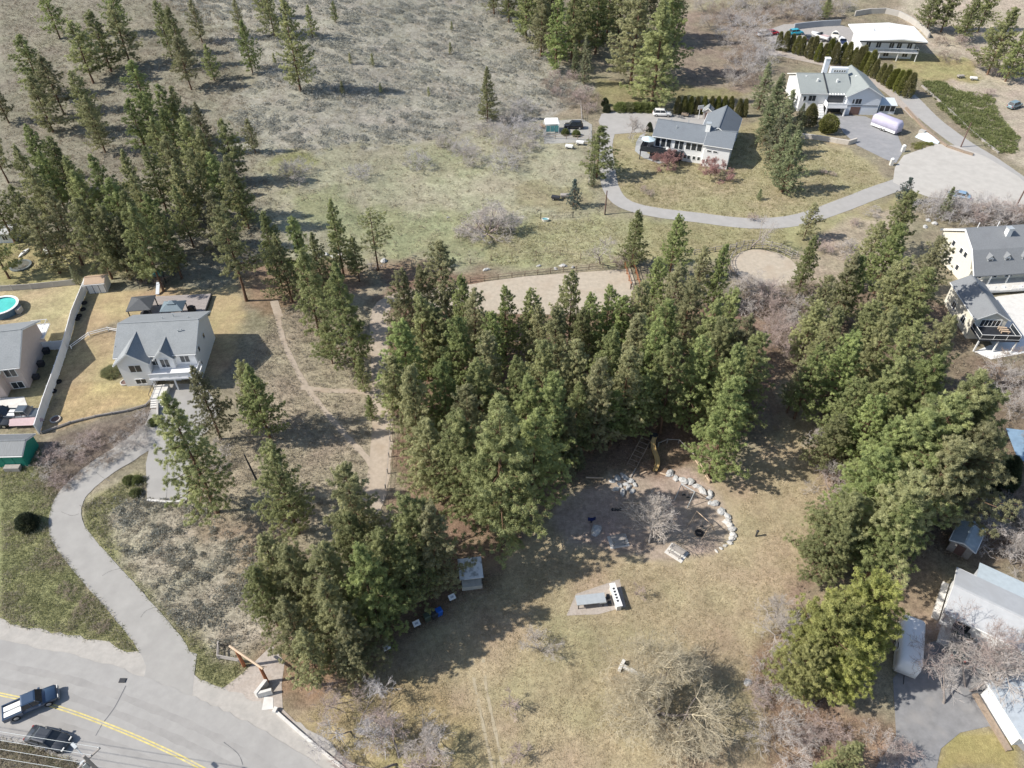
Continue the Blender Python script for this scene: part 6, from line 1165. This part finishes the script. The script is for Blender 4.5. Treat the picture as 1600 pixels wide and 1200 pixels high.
for px_, py_, lab in ((87, 656, 'round stone-rimmed planter on the golden lawn corner'), (196, 598, 'round mulch planter in front of the white house')): p = G(px_, py_); t = thing('planter_ring', lab, 'planter', p); MB().lathe((0, 0, 0), [(.6, 0), (.75, 0), (.75, .22), (.6, .22)], 14).build('rim', M_conc, t); MB().lathe((0, 0, .1), [(.01, 0), (.62, 0), (.62, .01)], 14).build('soil', M_brown, t)
p = G(252, 446); SW = thing('playset', 'dark wooden playset with teal roof and white slide behind the house', 'playset', p, R(8))
for x in (-.7, .7):
    for y in (-.7, .7): MB().box(x-.06, x+.06, y-.06, y+.06, 0, 2.6).build('post', M_dark, SW)
MB().box(-.8, .8, -.8, .8, 1.15, 1.25).build('platform', M_wood, SW); MB().prism([(-.95, 2.55), (.95, 2.55), (0, 3.2)], -.9, .9, 'y').build('roof', mat('teal_canvas', (.03,.16,.18), .7, .1, 2), SW)
MB().loft([[(-.3, -.8, 1.2), (.3, -.8, 1.2), (.3, -.8, 1.3), (-.3, -.8, 1.3)], [(-.3, -3.0, .15), (.3, -3.0, .15), (.3, -3.0, .25), (-.3, -3.0, .25)]]).build('slide', M_bluegrey, SW); MB().cyl((-.7, .2, 2.2), (-3.6, .2, 2.2), .07, n=6).build('swing_beam', M_dark, SW)
for y in (-.6, 1.0): MB().cyl((-3.6, y, 0), (-3.6, .2, 2.2), .06, n=6).build('leg', M_dark, SW)
for x in (-1.6, -2.6):
    s = MB().box(x-.25, x+.25, .1, .3, .55, .6).build('swing_seat', M_dark, SW)
    for q in (-.22, .22): MB().cyl((x+q, .2, .6), (x+q, .2, 2.2), .012, n=4).build('chain', M_galv, s)
# brush pile, mailbox, culvert
for i in range(26):
    c = G(585+random.uniform(-14, 14), 418+random.uniform(-4, 4)); a = random.uniform(0, 6.28); l = random.uniform(.8, 1.9)
    tag(MB().cyl((0, 0, random.uniform(.1, .8)), (l*math.cos(a), l*math.sin(a), random.uniform(.1, .9)), .05, .03, 5).build('branch', M_greywood), 'cut grey branch in the brush pile under the flat-topped pine', 'branch', 'brush pile branches').location = c
p = G(192, 1064); tag(MB().box(-.35, .35, -.25, .25, 0, .12).build('catch_basin', M_dark), 'dark catch basin grate at the road edge', 'drain').location = (p[0], p[1], p[2]+.06)
p = G(395, 735); mp_ = thing('dead_trunk', 'dark leaning dead trunk on the dry slope', 'dead tree', G(402, 752)); MB().cyl((0, 0, -.3), (-.6, .3, 5.2), .17, .09, 8).build('trunk', M_dark, mp_); MB().cyl((-.4, .2, 3.4), (.5, .6, 4.0), .05, .02, 5).build('snag', M_dark, mp_)

lawn = [(560,1050),(660,980),(760,900),(860,870),(1060,885),(1150,860),(1160,760),(1215,650),(1280,660),(1285,780),(1255,900),(1195,1000),(1205,1199),(540,1199),(480,1110)]
cover('lawn_grass', 'short dormant straw grass of the park lawn', 'grass', scatter([lawn], 18000), 5, .25, .04, .18, .045, foliage('dormant_blade', (.40,.33,.215), (.54,.455,.31), .4, .1), up=.5)
cover('leaf_litter', 'scattered olive grass tufts in the park lawn', 'grass', scatter([lawn], 5000), 5, .22, .05, .18, .06, foliage('olive_blade', (.33,.29,.165), (.45,.39,.24), .4, .1), up=.5, clump=(.35, .2))
cover('lawn_grass', 'dormant grass of the house lawns beyond the arena', 'grass', scatter([[(950,215),(960,290),(1010,325),(1180,342),(1260,338),(1390,285),(1330,240),(1170,200),(1000,260)],[(760,350),(940,345),(1230,360),(1230,390),(990,412),(760,415)]], 9000), 5, .35, .06, .28, .10, foliage('dormant_blade_far', (.27,.245,.13), (.44,.39,.24), .3, .1), up=.5)

verge = [(-40,1120),(60,1140),(150,1165),(230,1199),(240,1230),(-40,1230)]
cover('bunch_grass', 'dry straw tufts on the verge around the utility pole', 'dry grass', scatter([verge], 1500), 9, .30, .25, .34, .06, M_straw)
cover('green_grass', 'olive grass tufts on the verge around the utility pole', 'grass', scatter([verge], 1100), 8, .30, .18, .24, .06, M_green, clump=(.5, -.2))
